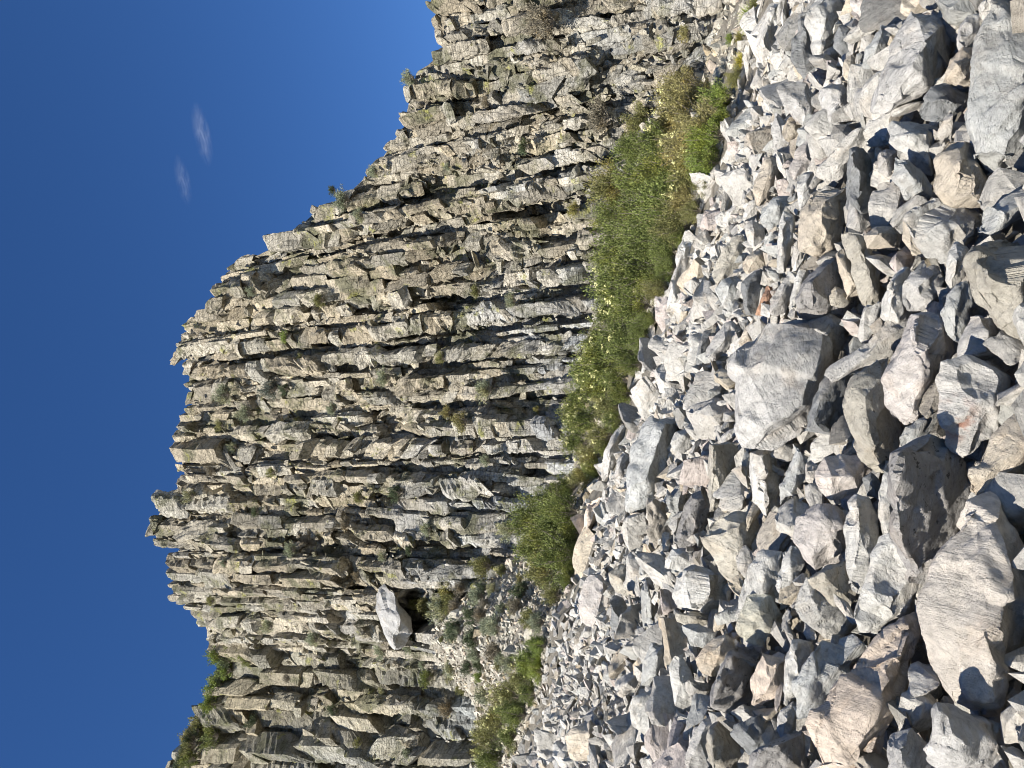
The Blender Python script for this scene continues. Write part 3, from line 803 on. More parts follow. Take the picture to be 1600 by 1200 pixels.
white column stub|stubby white column with a dark right side under the great block|W|1170,707 1195,700 1214,705 1219,760 1217,802 1200,812 1177,787 1172,740|1190,712,42 1187,780,40
ivory-edged slab|brown slab with a straight ivory left edge|Y|1107,692 1150,690 1162,720 1140,745 1125,790 1109,812|1113,697,45 1112,780,30
stone in half shade|rough stone in half shade above the pink-grey prism|P|1268,747 1287,713 1350,710 1360,732 1344,772 1300,782 1280,767|1300,745,28 1335,745,26
dark cobble|small dark cobble beside the tall half-shaded stone|D|1347,745 1360,736 1377,750 1374,779 1355,777|1360,752,10
tapered pale stone|tapered pale stone left of the pink-grey prism|W|1205,914 1235,850 1250,855 1257,880 1232,934 1215,927|1235,885,12
rough brown stone|rough brown shaded stone below the pink-grey prism|Y|1260,907 1290,885 1320,878 1327,925 1342,950 1300,947 1270,917|1285,897,22
cream kite|cream kite-shaped slab left of the pale triangle|W|1236,951 1259,899 1277,905 1302,950 1340,982 1315,996 1289,996 1255,977|1268,935,14 1290,970,14
yellowed slab|broad yellowish-white slab left of the cream kite|Y2|1148,985 1165,927 1200,922 1232,975 1222,1000 1190,1010 1160,1002|1185,950,12 1195,980,14
crusty black rock|crusty rock black with lichen in the middle talus|L|1050,857 1062,820 1078,770 1100,759 1112,770 1107,810 1087,852|1085,785,16 1075,825,16
pale pointed chip|pale chip with a sharp point right of the crusty black rock|W|1033,887 1050,857 1075,855 1094,885 1062,892|1060,868,8
"""

# ------------------------------------------------------------------ boulders told apart one by one
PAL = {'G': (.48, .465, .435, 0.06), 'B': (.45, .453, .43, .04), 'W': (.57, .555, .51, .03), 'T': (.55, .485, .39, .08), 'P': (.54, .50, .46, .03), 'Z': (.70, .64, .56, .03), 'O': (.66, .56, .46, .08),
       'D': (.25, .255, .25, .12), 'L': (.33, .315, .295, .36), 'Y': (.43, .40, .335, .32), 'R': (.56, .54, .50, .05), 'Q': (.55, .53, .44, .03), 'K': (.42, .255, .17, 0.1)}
GROUP = "loose boulders of the talus"
named = []           # (x, y, short name)
occ = np.zeros((640, 640), np.float32)      # cells of 4 px over x 0..2560, y -600..1960
def mark(poly):
    xs = [p[0] for p in poly]; ys = [p[1] for p in poly]
    for i in range(int(min(xs) // 4), int(max(xs) // 4) + 1):
        for j in range(int(min(ys) // 4), int(max(ys) // 4) + 1):
            x, y = i * 4 + 2, j * 4 + 2; ins = False
            for k in range(len(poly)):
                (x1, y1), (x2, y2) = poly[k - 1], poly[k]
                if (y1 > y) != (y2 > y) and x < (x2 - x1) * (y - y1) / (y2 - y1) + x1: ins = not ins
            if ins and 0 <= i < 640 and 0 <= j + 150 < 640: occ[i, j + 150] = 1

def traced_boulder(outline, ridge, seed, name="boulder", depth=None, thick=0.8, sink=None):
    xs = np.array([p[0] for p in outline], float); ys = np.array([p[1] for p in outline], float)
    cx, cy = xs.mean(), ys.mean()
    w = math.sqrt((xs.max() - xs.min()) * (ys.max() - ys.min()))
    if depth is None:
        P, D = hit(cx + 0.12 * (xs.max() - xs.min()), cy)
        # the stone sits on the slope: its body is half above the surface
        D = D - 0.10 * w * D / F_PX
    else: D = depth
    k = D / F_PX
    d0 = ray(cx, cy); centre = Vector(EYE) + Vector(d0) * D
    vd = Vector(d0).normalized()
    r = np.random.RandomState(seed)
    pts = []
    def P3(x, y, d):        # the point on its own sight line, d pixels nearer than the stone's middle plane
        q = Vector(ray(x, y)) * (D - d * k)
        return Vector(EYE) + q - centre
    for x, y in zip(xs, ys):
        pts.append(P3(x, y, r.uniform(-.05, .05) * w))
        bx, by = cx + (x - cx) * 0.72, cy + (y - cy) * 0.72
        pts.append(P3(bx, by, -thick * w * r.uniform(0.55, 0.8)))
    for x, y, d in ridge:
        d *= 1.15; pts.append(P3(x, y, d))
        pts.append(P3(x + (cx - x) * .25 + r.uniform(-.05, .05) * w, y + (cy - y) * .25 + r.uniform(-.05, .05) * w, d * r.uniform(.93, 1.0)))
    edge = max(3.4 * k, w * k * 0.017)
    V, T = hull_mesh(pts, edge)
    size = w * k
    V = roughen(V, T, size, seed, 7, 0.024, 0.35, True, 2, (0.86, 0.98), 4, 24, 0.72)
    me = np_mesh(name, V, T, M_STONE)
    shade_by_angle(me, 24)
    o = link(name, me, None, centre)
    return o, (cx, cy), w, D

def parse():
    out = []
    for ln in BOULDERS.strip().splitlines():
        short, label, c, ol, rd = ln.split('|')
        ol = [tuple(map(float, p.split(','))) for p in ol.split()]
        rd = [tuple(map(float, p.split(','))) for p in rd.split()]
        out.append((short, label, c.replace('Y2', 'Q'), ol, rd))
    return out
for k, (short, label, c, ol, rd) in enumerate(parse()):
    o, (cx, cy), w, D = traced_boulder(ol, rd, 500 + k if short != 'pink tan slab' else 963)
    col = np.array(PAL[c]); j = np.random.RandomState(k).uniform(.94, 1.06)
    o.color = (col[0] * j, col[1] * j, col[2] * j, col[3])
    if c == 'R':
        me = o.data; co = np.empty(len(me.vertices) * 3); me.vertices.foreach_get("co", co); co = co.reshape(-1, 3)
        q = Vector(ray(1490, 655)) * D + Vector(EYE) - o.location
        dist = np.linalg.norm((co - np.array(q[:])) * [1, .7, 1], axis=1) / (30 * D / F_PX)
        tt = np.ones((len(co), 4), np.float32); tt[:, 3] = np.clip(1.5 - dist, 0, 1)
        me.attributes["tint"].data.foreach_set("color", tt.ravel())
    o["label"] = label; o["category"] = "boulder"; o["group"] = GROUP
    mark(ol); named.append((cx, cy, short))

# the pale block perched in the hollow of the cliff
ol = [(585, 925), (600, 914), (618, 932), (640, 965), (643, 990), (632, 1008), (616, 1017), (600, 990), (588, 955)]
_, Dk = cliff_point(615, 965, 1.0, False)
o, _, _, _ = traced_boulder(ol, [(611, 925, 20), (626, 968, 26), (620, 1006, 14), (606, 950, 20)], 777, "perched_boulder", Dk, 0.45)
o.color = (.36, .355, .34, .14); o["label"] = "smooth pale boulder perched in a black hollow at the cliff's lower left"; o["category"] = "boulder"

# ------------------------------------------------------------------ the other stones of the talus
mid_me = []
for V, T in MID:
    me = np_mesh("stone", V, T, M_STONE); shade_by_angle(me, 24); mid_me.append(me)
CN = [("pale grey", (.49, .483, .46)), ("grey", (.42, .414, .395)), ("bluish grey", (.385, .395, .385)), ("tan", (.46, .415, .34)), ("dark grey", (.26, .26, .25)), ("brownish", (.37, .345, .305)), ("pinkish grey", (.45, .41, .39)), ("chalk white", (.51, .505, .48))]
CN = [(n_, tuple(np.array(c_) * (1.08, 1.05, 1.0))) for n_, c_ in CN]
CW = [.32, .28, .10, .06, .04, .06, .06, .08]

def fill_talus():
    r = np.random.RandomState(5); got = []
    px_jobs = []
    for size, tries in ((1.0, 700), (.75, 1400), (.55, 2600), (.42, 5200), (.3, 11000), (.21, 20000)):
        for _ in range(tries):
            y = r.uniform(-250, 1450); lo = interp(y, CREST)
            x = lo - 6 + (1826 - lo) * r.rand() ** (1.5 if size < .5 else 1.1)
            # cheap depth from the slope's own profile
            q = np.clip((x - lo) / (1600 - lo), 0, 1.4)
            D = 3.0 + 13.0 * (1 - min(q, 1)) ** 2.1
            if q > 1: D = 3.0 / (1 + (q - 1))
            s = size * 0.38 * F_PX / D * r.uniform(.8, 1.2)      # half length in px
            if x < 975 and 925 < y < 1160: s = min(s, 9 * r.uniform(.6, 1.3))
            s = min(s, 70)
            if s < 5.0 or x - lo < -s * 0.1: continue
            i0, i1 = int((x - s * .6) // 4), int((x + s * .6) // 4) + 1
            j0, j1 = int((y - s) // 4) + 150, int((y + s) // 4) + 151
            if i0 < 0 or j0 < 0 or i1 > 640 or j1 > 640: continue
            if occ[i0:i1, j0:j1].mean() > (0.46 if size > .4 else .6): continue
            sub = occ[i0 + (i1 - i0) // 5:i1 - (i1 - i0) // 5, j0 + (j1 - j0) // 5:j1 - (j1 - j0) // 5]; sub[...] = 1
            got.append((s, x, y))
    return got
jobs = fill_talus()
inframe = [g for g in jobs if -10 < g[2] < 1210 and g[1] < 1610]
outframe = [g for g in jobs if not (-10 < g[2] < 1210 and g[1] < 1610)]
inframe.sort(key=lambda g: -g[0])
N_IND = 300 - len(named) - 1
r = np.random.RandomState(31)
stuff = []
used_labels = set(); auto = []
def place(s, x, y, variants):
    P, D = hit(x, y)
    k = D / F_PX
    kk_ = r.rand(); asp = np.array([r.uniform(1.0, 1.4), r.uniform(.6, 1.0), r.uniform(.45, .85)]) if kk_ < .55 or (s > 20 and kk_ > .8) else np.array([r.uniform(1.2, 1.6), r.uniform(.8, 1.1), r.uniform(.25, .4)]) if kk_ < .8 else np.array([r.uniform(1.4, 1.8), r.uniform(.4, .6), r.uniform(.35, .55)])
    # long axis lies more or less across the slope
    rot = Matrix.Rotation(r.normal() * .5, 3, 'Y') @ Matrix.Rotation(r.normal() * .45, 3, 'X') @ Matrix.Rotation(r.normal() * .6, 3, 'Z')
    return P, D, k, asp, rot
def near_names(x, y, n=2):
    return [nm for _, nm in sorted(((a - x) ** 2 + (b - y) ** 2, nm) for a, b, nm in named)[:n]]
def direction(dx, dy):
    return ("right of" if dx > 0 else "left of") if abs(dx) > abs(dy) else ("below" if dy > 0 else "above")
for g, (s, x, y) in enumerate(inframe):
    P, D, k, asp, rot = place(s, x, y, None)
    ci = r.choice(len(CN), p=CW); cn, cc = CN[ci]; cc = np.array(cc) * r.uniform(.92, 1.08)
    sc = asp * s * 1.32 * k
    Pl = np.array(P[:]) - np.array(Vector(ray(x, y)).normalized()[:]) * (-0.10 * s * k)
    if g < N_IND:
        o = link("boulder" if s > 22 else "stone", mid_me[r.randint(len(mid_me))])
        rl = rot.to_4x4() @ Matrix(rand_rot(r)).to_4x4() if r.rand() < .3 else rot.to_4x4() @ Matrix.Rotation(r.uniform(0, 6.28), 4, r.choice(['X', 'X', 'Z']))
        o.matrix_world = Matrix.Translation(Pl) @ rl @ Matrix.Diagonal((*sc, 1))
        o.color = (*cc, abs(r.normal() * .12))
        a, b = near_names(x, y); sz = "large" if s > 42 else "medium" if s > 22 else "small"
        na = [q for q in named if q[2] == a][0]
        dr = direction(x - na[0], y - na[1])
        opts = [f"{sz} {cn} stone {dr} the {a}", f"{sz} {cn} stone {dr} the {a}, towards the {b}",
                f"{sz} {cn} stone second {dr} the {a}", f"{sz} {cn} stone third out {dr} the {a}", f"{sz} {cn} stone between the {a} and the {b}",
                f"{sz} {cn} stone farther out {dr} the {a}, beyond its neighbours"]
        lab = next((q for q in opts if q not in used_labels), None)
        if lab is None:
            c3 = near_names(x, y, 4)[2:]
            lab = next((q for q in (f"{sz} {cn} stone {dr} the {a}, also near the {w_}" for w_ in c3) if q not in used_labels), f"{sz} {cn} stone some way {dr} the {a}, near {c3[0]} and {c3[1]}")
        used_labels.add(lab)
        o["label"] = lab; o["category"] = "stone"; o["group"] = GROUP
    else:
        V, T = LO[r.randint(len(LO))]
        W = (V * sc) @ (rand_rot(r).T if r.rand() < .4 else np.array(rot).T) + Pl
        stuff.append((W, T, np.tile((*cc / .4, 0), (len(V), 1))))
for (s, x, y) in outframe:
    P, D, k, asp, rot = place(s, x, y, None)
    V, T = LO[r.randint(len(LO))]
    W = (V * asp * s * 1.1 * k) @ rand_rot(r).T + np.array(P[:])
    cc = np.array(CN[r.choice(len(CN), p=CW)][1])
    stuff.append((W, T, np.tile((*cc / .4, 0), (len(V), 1))))
# undergrowth of rubble that fills the gaps, scattered over the slope itself
for k in range(9000):
    Y = 2.0 + (YC + .3 - 2.0) * r.rand() ** 0.75; t = r.uniform(-.62, .62)
    s = r.uniform(.06, .19) * (0.55 + Y / 16)
    P = np.array([t * Y, Y, float(terr(t * Y, Y)) - r.uniform(.05, .30)])
    V, T = LO[r.randint(len(LO))]
    W = (V * np.array([1.1, .8, .6]) * s) @ rand_rot(r).T + P
    cc = np.array(CN[r.choice(len(CN), p=CW)][1])
    stuff.append((W, T, np.tile((*cc / .4, 0), (len(V), 1))))
V, T, TT = join_arrays(stuff)
o = link("rubble", np_mesh("rubble", V, T, M_STONE, False, TT), kind="stuff"); o.color = (.4, .4, .4, .05)
o["label"] = "loose grey rubble filling the gaps between the talus boulders"; o["category"] = "rubble"

# scree on the hillside behind the crest
def scree():
    r = np.random.RandomState(41); lst = []
    for k in range(6500):
        if k % 3:
            y = r.uniform(820, 1230)
        else: y = r.uniform(-60, 1230)
        lo, hi = interp(y, BASE) - 12, interp(y, CREST)
        x = r.uniform(lo, hi)
        P, D = hit(x, y, YC + .3)
        s = math.exp(r.uniform(math.log(2.2), math.log(9.5 if k % 6 else 22))) * D / F_PX
        V, T = LO[r.randint(len(LO))]
        W = (V * np.array([1.1, .8, .7]) * s) @ rand_rot(r).T + np.array(P[:])
        cc = np.array(CN[r.choice(len(CN), p=CW)][1]) * np.array([1.0, .97, .88]) * r.uniform(.8, 1.1)
        lst.append((W, T, np.tile((*cc / .4, 0), (len(V), 1))))
    return lst
V, T, TT = join_arrays(scree())
o = link("scree", np_mesh("scree", V, T, M_STONE, False, TT), kind="stuff"); o.color = (.4, .4, .4, .15)
o["label"] = "fine tan scree and broken rock on the hillside below the cliff"; o["category"] = "scree"

# ------------------------------------------------------------------ plants
def leaf_quads(P, N, L, Wd, r):
    """one bent leaf (two quads) at each point"""
    n = len(P)
    d = N + r.normal(size=(n, 3)) * .7; d /= np.linalg.norm(d, axis=1, keepdims=True)
    s = np.cross(d, r.normal(size=(n, 3))); s /= np.maximum(np.linalg.norm(s, axis=1, keepdims=True), 1e-6)
    L = L * r.uniform(.6, 1.3, (n, 1)); Wd = Wd * r.uniform(.7, 1.2, (n, 1))
    a = P - s * Wd * .15; b = P + s * Wd * .15
    c = P + d * L * .5 + s * Wd * .5; e = P + d * L * .5 - s * Wd * .5; t = P + d * L
    V = np.stack([a, b, c, e, t], 1).reshape(-1, 3)
    i = np.arange(n)[:, None] * 5
    T = np.concatenate([i + [0, 1, 2], i + [0, 2, 3], i + [3, 2, 4]])
    return V, T
def tube(p0, p1, r0, r1, sides=4):
    p0, p1 = np.array(p0), np.array(p1); d = p1 - p0; d /= max(np.linalg.norm(d), 1e-6)
    u = np.cross(d, [0.3, 0.9, 0.2]); u /= np.linalg.norm(u); v = np.cross(d, u)
    a = np.arange(sides) / sides * 2 * np.pi
    ring = np.cos(a)[:, None] * u + np.sin(a)[:, None] * v
    V = np.concatenate([p0 + ring * r0, p1 + ring * r1])
    i = np.arange(sides); j = (i + 1) % sides
    T = np.concatenate([np.stack([i, j, sides + j], 1), np.stack([i, sides + j, sides + i], 1)])
    return V, T
def shrub_variant(seed, nleaf, L, Wd, tall=1.0, upright=0.3):
    r = np.random.RandomState(seed)
    nt = 90; tips = []
    stems = []
    for k in range(nt):
        a = r.uniform(0, 2 * np.pi); e = r.uniform(.12, 1.45)
        R = r.uniform(.62, 1.08) * (1 + .25 * math.sin(3 * a + seed))
        tip = np.array([math.cos(a) * math.cos(e) * R, math.sin(a) * math.cos(e) * R, (.25 + math.sin(e) * R * 1.25) * tall])
        tips.append(tip)
        mid = tip * .5 + r.normal(size=3) * .06; mid[2] = tip[2] * .45
        if k % 2 == 0:
            stems.append(tube((0, 0, -.05), mid, .022, .014)); stems.append(tube(mid, tip * 1.04, .014, .006))
    tips = np.array(tips)
    w = np.random.RandomState(seed + 1).uniform(.3, 1, nt); w /= w.sum()
    k = r.choice(nt, nleaf, p=w); f = r.beta(3.2, 1.3, nleaf)[:, None]
    P = tips[k] * (.25 + .78 * f) + r.normal(size=(nleaf, 3)) * .085
    N = tips[k] * .8 + np.array([0, 0, upright])
    V, T = leaf_quads(P, N, L, Wd, r)
    sv, st, sc = join_arrays([(a, b, np.ones((len(a), 4))) for a, b in stems])
    fl = []
    for q in r.choice(nt, 16):
        if tips[q][2] > .7:
            c = tips[q] * 1.06 + [0, 0, .05]
            for z in range(10):
                V0, T0 = LO[z % len(LO)]
                fl.append((V0 * r.uniform(.028, .055) + c + r.normal(size=3) * .05, T0, np.ones((len(V0), 4))))
    fv, ft, fc = join_arrays(fl)
    return (np_mesh("foliage", V, T, M_LEAF), np_mesh("stems", sv, st, M_TWIG), np_mesh("flower_heads", fv, ft, M_FLOWER))
BUSH = [shrub_variant(60 + k, 7500, .085, .034) for k in range(4)]
SAGE = [shrub_variant(80 + k, 2600, .16, .05, .85, .5) for k in range(3)]
def grass_variant(seed, n=420):
    r = np.random.RandomState(seed)
    P = np.zeros((n, 3)); P[:, :2] = r.normal(size=(n, 2)) * .18
    N = np.stack([P[:, 0] * 4, P[:, 1] * 4, np.ones(n)], 1)
    V, T = leaf_quads(P, N, 1.0, .035, r)
    sv, st = tube((0, 0, -.1), (0, 0, .12), .10, .03, 6)
    return np_mesh("blades", V, T, M_LEAF), np_mesh("crown", sv, st, M_TWIG)
GRASS = [grass_variant(95), grass_variant(96)]

VEG = {'green': (.145, .175, .05), 'olive': (.19, .19, .07), 'tan': (.235, .215, .09), 'bright': (.18, .235, .055), 'sage': (.25, .275, .18), 'dark': (.075, .10, .05), 'greybrown': (.19, .17, .125), 'yellow': (.38, .34, .06), 'blue': (.13, .15, .125)}
vr = np.random.RandomState(9)
plant_named = []
def plant(x, y, rad, kind, label, group, variants, on_cliff=False, flowers=False, tall=1.0):
    if on_cliff:
        P, D = cliff_point(x + rad * .55, y, .85)
    else:
        P, D = hit(min(x + rad * .6, interp(y, CREST) + 2), y, YC + .4)
    s = rad * D / F_PX
    root = bpy.data.objects.new("shrub", None); C.objects.link(root)
    root.empty_display_size = .2
    v = variants[vr.randint(len(variants))]
    root.location = P; root.rotation_euler = (0, 0, vr.uniform(0, 6.28))
    root.scale = (s * vr.uniform(.92, 1.12), s * vr.uniform(.92, 1.12), s * tall * vr.uniform(.85, 1.1))
    if on_cliff: root.scale = root.scale * (1.75 if y > 1005 and x < 420 else 1.35)
    root["label"] = label; root["category"] = "shrub"; root["group"] = group
    c = np.array(VEG[kind]) * vr.uniform(.88, 1.12)
    f = link("foliage", v[0], root); f.color = (*c, 1)
    link("stems", v[1], root)
    if flowers: link("flower_heads", v[2], root, kind="stuff")
    return root
BAND = """1150,120,20,olive 1128,150,26,bright 1100,150,30,tan 1070,135,26,tan 1060,180,34,tan 1030,160,26,greybrown 1105,195,34,tan 1125,215,26,bright 1000,190,26,olive 965,185,22,olive
1070,225,40,tan 1110,255,28,bright 1025,220,36,green 985,235,28,green 1080,270,36,olive 1040,270,38,green 1000,285,36,green 960,290,28,olive 1075,310,24,tan 1040,320,36,green 1000,335,38,green 960,340,30,green
1055,350,30,olive 1020,375,38,green 980,385,36,green 1040,395,26,green 955,410,26,green 1005,425,36,green 970,445,34,green 1025,445,26,green 995,480,34,green 955,485,30,green 1005,510,22,green 970,520,34,green 935,530,28,green
980,555,28,green 945,565,34,green 918,580,24,green 965,595,24,green 935,610,32,green 905,620,22,green 955,635,22,olive 920,655,28,green 940,680,24,olive 905,690,22,green 925,712,22,olive 912,745,20,olive
885,762,22,green 860,785,28,green 835,815,30,green 880,800,30,green 860,835,36,green 895,835,20,green 835,860,28,green 875,870,32,green 1090,330,18,olive 1070,372,16,green 1045,420,18,green 1035,455,18,olive 1018,500,16,green 1000,535,18,green 990,570,18,green 975,615,18,green 962,655,16,green 945,700,14,green 930,735,14,green 902,645,20,green 900,665,18,green 912,860,12,green 900,885,12,green 1140,185,16,bright 1122,245,16,green 1105,285,16,olive 850,895,26,olive 885,905,20,green 865,930,16,olive
842,1010,14,bright 825,1035,18,bright 838,1050,14,bright 812,1065,20,olive 825,1085,16,green 795,1090,22,olive 805,1120,22,green 775,1125,26,olive 795,1155,22,green 760,1155,26,olive 735,1175,22,green 770,1190,24,green"""
import itertools
seen_l = set()
for k, tok in enumerate(BAND.split()):
    x, y, rad, kd = tok.split(','); x, y, rad = float(x), float(y), float(rad)
    a, b = near_names(x, y)
    cw = {'green': 'green', 'olive': 'olive green', 'tan': 'yellowish brown', 'bright': 'bright green', 'greybrown': 'grey twiggy', 'sage': 'sage'}[kd]
    sz = "large" if rad > 33 else "medium" if rad > 24 else "small"
    flw = (420 < y < 760 and x < 975) or (150 < y < 330 and 1040 < x < 1100) or (y > 1040 and x < 830)
    fx = " with yellow flowers" if flw else ""
    near_edge = "on the crest side" if interp(y, CREST) - x < 45 else "against the cliff foot" if x - interp(y, BASE) < 35 else "mid band"
    opts = [f"{sz} {cw} shrub{fx}, {near_edge}, level with the {a}", f"{sz} {cw} shrub{fx}, {near_edge}, just past the {a}", f"{sz} {cw} shrub{fx}, {near_edge}, second from the {a}", f"{sz} {cw} shrub{fx}, {near_edge}, third from the {a}", f"{sz} {cw} shrub{fx}, {near_edge}, farthest from the {a}"]
    opts += [q.replace(sz, w_, 1) for w_ in (sz + " dense", sz + " round", sz + " low") for q in opts[:1]]; opts = [q for q in opts if len(q.replace("-", " ").split()) <= 16] + [f"{sz} {cw} shrub, {near_edge}, {w_} the {a}" for w_ in ("level with", "facing", "next to", "farther from")]; lab = next((q for q in opts if q not in seen_l), opts[-1]); seen_l.add(lab)
    plant(x, y, rad * vr.uniform(1.0, 1.4), kd, lab, "shrubs in the green band below the cliff", BUSH, False, flw)

CSHRUB = """425,608,13,blue,round dark blue-grey bush on a ledge, left centre of the cliff
760,610,14,sage,pale sage bush like a ball near the cliff foot, right of centre
350,617,13,sage,sage bush just below the skyline notch, mid cliff top
385,645,13,sage,sage bush on the upper cliff below the skyline bush
602,590,11,sage,small grey-green bush in the middle of the cliff face
940,183,20,greybrown,brownish grey bush above the green band, right end
852,32,24,greybrown,big grey-brown bush near the top edge on the cliff
1072,50,10,tan,small tan bush near the cliff foot at the top edge
538,312,14,sage,grey-green bush on the sloping skyline
520,297,6,dark,small sprig standing up on the sloping skyline
585,268,8,sage,pale bush on the skyline above the grey-green bush
562,335,9,sage,small pale bush just under the sloping skyline
745,455,9,olive,small olive bush in a black recess of the cliff
900,328,10,olive,olive bush in a dark recess just above the green band
795,828,13,sage,pale sage bush left of the big shrub clump
757,885,16,olive,spiky olive bush on the scree left of the shrub clump
785,893,12,olive,small olive bush below the spiky bush on scree
692,952,17,sage,sage bush right of the perched boulder's hollow
668,945,11,olive,small green bush at the hollow's upper right rim
648,945,8,olive,tiny green bush inside the hollow's rim
702,990,13,sage,grey-green bush below the sage bush by the hollow
703,1045,16,sage,sage bush on a dark slab, lower left
596,1017,11,sage,bush just under the tip of the perched boulder
748,1058,11,bright,bright small bush among scree, lower left
667,1060,11,green,green bush in the shadow of a dark slab
722,658,13,tan,yellow-brown bush in a crack near the cliff foot
700,645,9,tan,small straw-coloured bush left of the yellow-brown bush
562,778,9,olive,small olive bush left of the dark streak, lower cliff
668,828,9,sage,thin sage bush at mid height above the scree
297,775,9,sage,small pale bush on the very skyline beside the highest tower
425,738,7,olive,tiny olive bush high on the left part of the cliff
447,527,7,bright,bright yellow-green tuft high on the cliff
365,700,8,sage,small sage bush below the skyline, left upper face
345,665,7,olive,tiny olive bush almost on the skyline
345,1024,11,bright,green cushion on the gap between the two skylines
372,1014,12,green,green bush tucked under the left tower
355,1048,10,bright,bright green cushion on the low left skyline
342,1072,12,bright,long green cushion on the low left skyline
333,1098,11,bright,green cushion in the middle of the low skyline
318,1132,13,olive,olive bush on the low skyline near the bottom edge
334,1150,12,green,green bush under the low skyline by the white stone
300,1162,10,olive,olive bush at the skyline near the bottom left corner
298,1186,10,green,lowest green bush on the bottom left skyline
388,1030,8,green,tiny green bush below the low left skyline
445,608,7,dark,tiny dark bush beside the round blue-grey bush
490,1000,10,sage,sage bush in the broken ground left of the towers
600,870,7,sage,tiny pale bush above the perched boulder
812,905,10,tan,dry tan bush on the scree beside the shrub clump
1140,60,9,bright,small bright green bush at the talus top corner
640,1010,9,sage,grey bush just below the perched boulder"""
for ln in CSHRUB.splitlines():
    x, y, rad, kd, lab = ln.split(',', 4); x, y, rad = float(x), float(y), float(rad)
    onc = x < interp(y, BASE) + 5
    plant(x, y, rad, kd, lab, "bushes growing on the cliff and scree", SAGE, onc)
xr = np.random.RandomState(77); used_c = set()
KX = ["grey-green", "olive", "pale sage", "dry straw-coloured", "dark green"]; KK = ['sage', 'olive', 'sage', 'greybrown', 'dark']
SPOTS = [(395, 455), (500, 470), (640, 120), (760, 160), (820, 230), (700, 260), (470, 560), (520, 640), (330, 735), (400, 800), (350, 880), (330, 940), (455, 860), (540, 820), (620, 770), (480, 700), (690, 560), (800, 470), (560, 900), (640, 860), (760, 720), (840, 640), (420, 980), (450, 1060), (520, 1110), (600, 1080), (560, 1160), (640, 1180), (700, 1110), (400, 1130), (770, 980), (800, 950), (830, 970), (720, 920), (735, 1000), (780, 1030), (690, 1000), (660, 1040), (755, 945), (815, 925)] + [(float(xr.uniform(700, 850)), float(xr.uniform(905, 1010))) for _ in range(16)] + [(float(xr.uniform(720, 800)), float(xr.uniform(1010, 1090))) for _ in range(10)] + [(interp(yy_, SKYLINE) + 9, float(yy_)) for yy_ in range(1016, 1200, 9)]
for q, (x, y) in enumerate(SPOTS):
    w_ = q % 5; reg = "scree below the hollow" if x > 690 and y > 900 else "broken dark slabs at lower left" if y > 1010 else "left rim of the cliff face" if x < 420 else "upper right wing of the cliff" if y < 330 else "middle of the cliff" if y < 700 else "cliff above the perched boulder"
    if q % 2: ref = min((l.split(',', 4) for l in CSHRUB.splitlines()), key=lambda l: (float(l[0]) - x) ** 2 + (float(l[1]) - y) ** 2)
    if x < 420 and y > 1010: w_, reg = 4, "low green skyline at lower left"
    lab = f"tiny {KX[w_]} tuft on the {reg}"
    refs = sorted((float(l[0]) - x) ** 2 + (float(l[1]) - y) ** 2 for l in [l_.split(',', 4) for l_ in CSHRUB.splitlines()])
    near = sorted(((float(l[0]) - x) ** 2 + (float(l[1]) - y) ** 2, l[4]) for l in [l_.split(',', 4) for l_ in CSHRUB.splitlines()])[:3]
    for l2 in [lab] + [f"{KX[w_]} {sz_} {dr_} the {' '.join(nm_.split()[:7])}" for _, nm_ in near for sz_ in ("tuft", "sprig", "little clump") for dr_ in ("beside", "next to", "not far from")]:
        if l2 not in used_c: break
    used_c.add(l2)
    plant(x, y, xr.uniform(5, 10) * (1.9 if x > 690 and y > 900 else .8 if x < 420 and y > 1005 else 1), KK[w_], l2, "bushes growing on the cliff and scree", SAGE, x < interp(y, BASE) + 5)
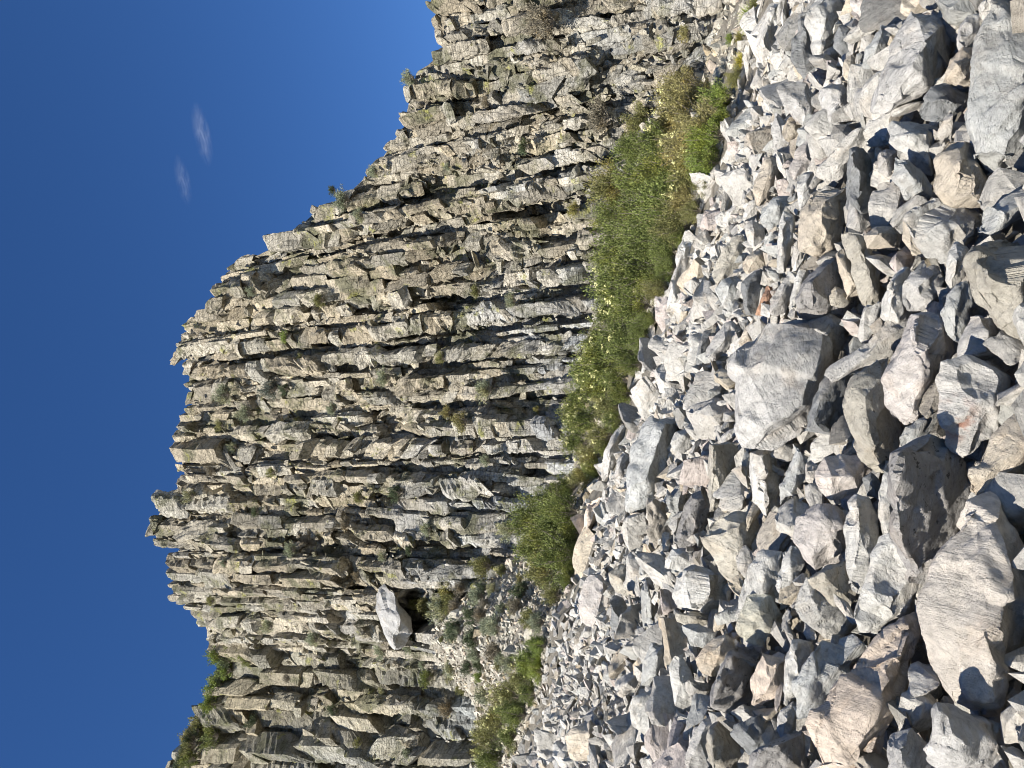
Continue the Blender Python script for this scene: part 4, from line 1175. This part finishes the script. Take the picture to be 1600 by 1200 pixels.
for x, y, rad, kd, lab in ((1152, 97, 15, 'yellow', "yellow dry grass tuft at the right end of the shrub band"), (1165, 30, 20, 'bright', "green grass clump at the top edge beside the talus"), (1175, 8, 16, 'olive', "olive grass clump cut by the top edge"), (1150, 60, 12, 'olive', "small olive grass clump above the yellow tuft"), (838, 1028, 16, 'bright', "bright grass clump on the crest at lower left")):
    P, D = hit(x + 8, y, YC - .5); s = rad * D / F_PX
    root = bpy.data.objects.new("grass_tuft", None); C.objects.link(root); root.location = P; root.scale = (s, s, s)
    root["label"] = lab; root["category"] = "grass tuft"; root["group"] = "grass tufts along the crest"
    v = GRASS[0 if kd != 'bright' else 1]
    f = link("blades", v[0], root); f.color = (*VEG[kd], 1); link("crown", v[1], root)

# ------------------------------------------------------------------ two wisps of high cloud
def cloud(x, y, lx, ly, label, dens):
    D = 3000.0; k = D / F_PX
    bm = bmesh.new(); bmesh.ops.create_icosphere(bm, subdivisions=3, radius=1.0)
    me = bpy.data.meshes.new("cloud"); bm.to_mesh(me); bm.free()
    M = bpy.data.materials.new("cloud_vapour"); M.use_nodes = True; nt = M.node_tree; nt.nodes.clear()
    out = nt.nodes.new("ShaderNodeOutputMaterial"); v = nt.nodes.new("ShaderNodeVolumePrincipled")
    v.inputs['Color'].default_value = (1, 1, 1, 1)
    tc = nt.nodes.new("ShaderNodeTexCoord")
    ln_ = nt.nodes.new("ShaderNodeVectorMath"); ln_.operation = 'LENGTH'; nt.links.new(tc.outputs['Object'], ln_.inputs[0])
    fall = ramp(nt, ln_.outputs['Value'], [(0.0, 1.0), (0.95, 0.0)])
    n = ramp(nt, noise(nt, tc.outputs['Object'], 2.2, 5, 0.6, 1.0), [(0.42, 0.0), (0.75, 1.0)])
    nt.links.new(math_n(nt, 'MULTIPLY', math_n(nt, 'MULTIPLY', fall, n), dens), v.inputs['Density'])
    nt.links.new(v.outputs[0], out.inputs['Volume'])
    me.materials.append(M)
    o = link("cloud", me); 
    mm = Matrix.Translation(Vector(EYE) + Vector(ray(x, y)) * D) @ cam.matrix_world.to_3x3().to_4x4() @ Matrix.Rotation(R_(12), 4, 'Z') @ Matrix.Diagonal((lx * k, ly * k, 0.6 * lx * k, 1))
    o.matrix_world = mm
    o["label"] = label; o["category"] = "cloud"; o["group"] = "wisps of high cloud"
cloud(316, 210, 15, 58, "brighter thin wisp of white cloud, the upper of two in the blue sky", 0.02)
cloud(286, 282, 13, 46, "fainter thin wisp of white cloud, the lower of two in the blue sky", 0.014)
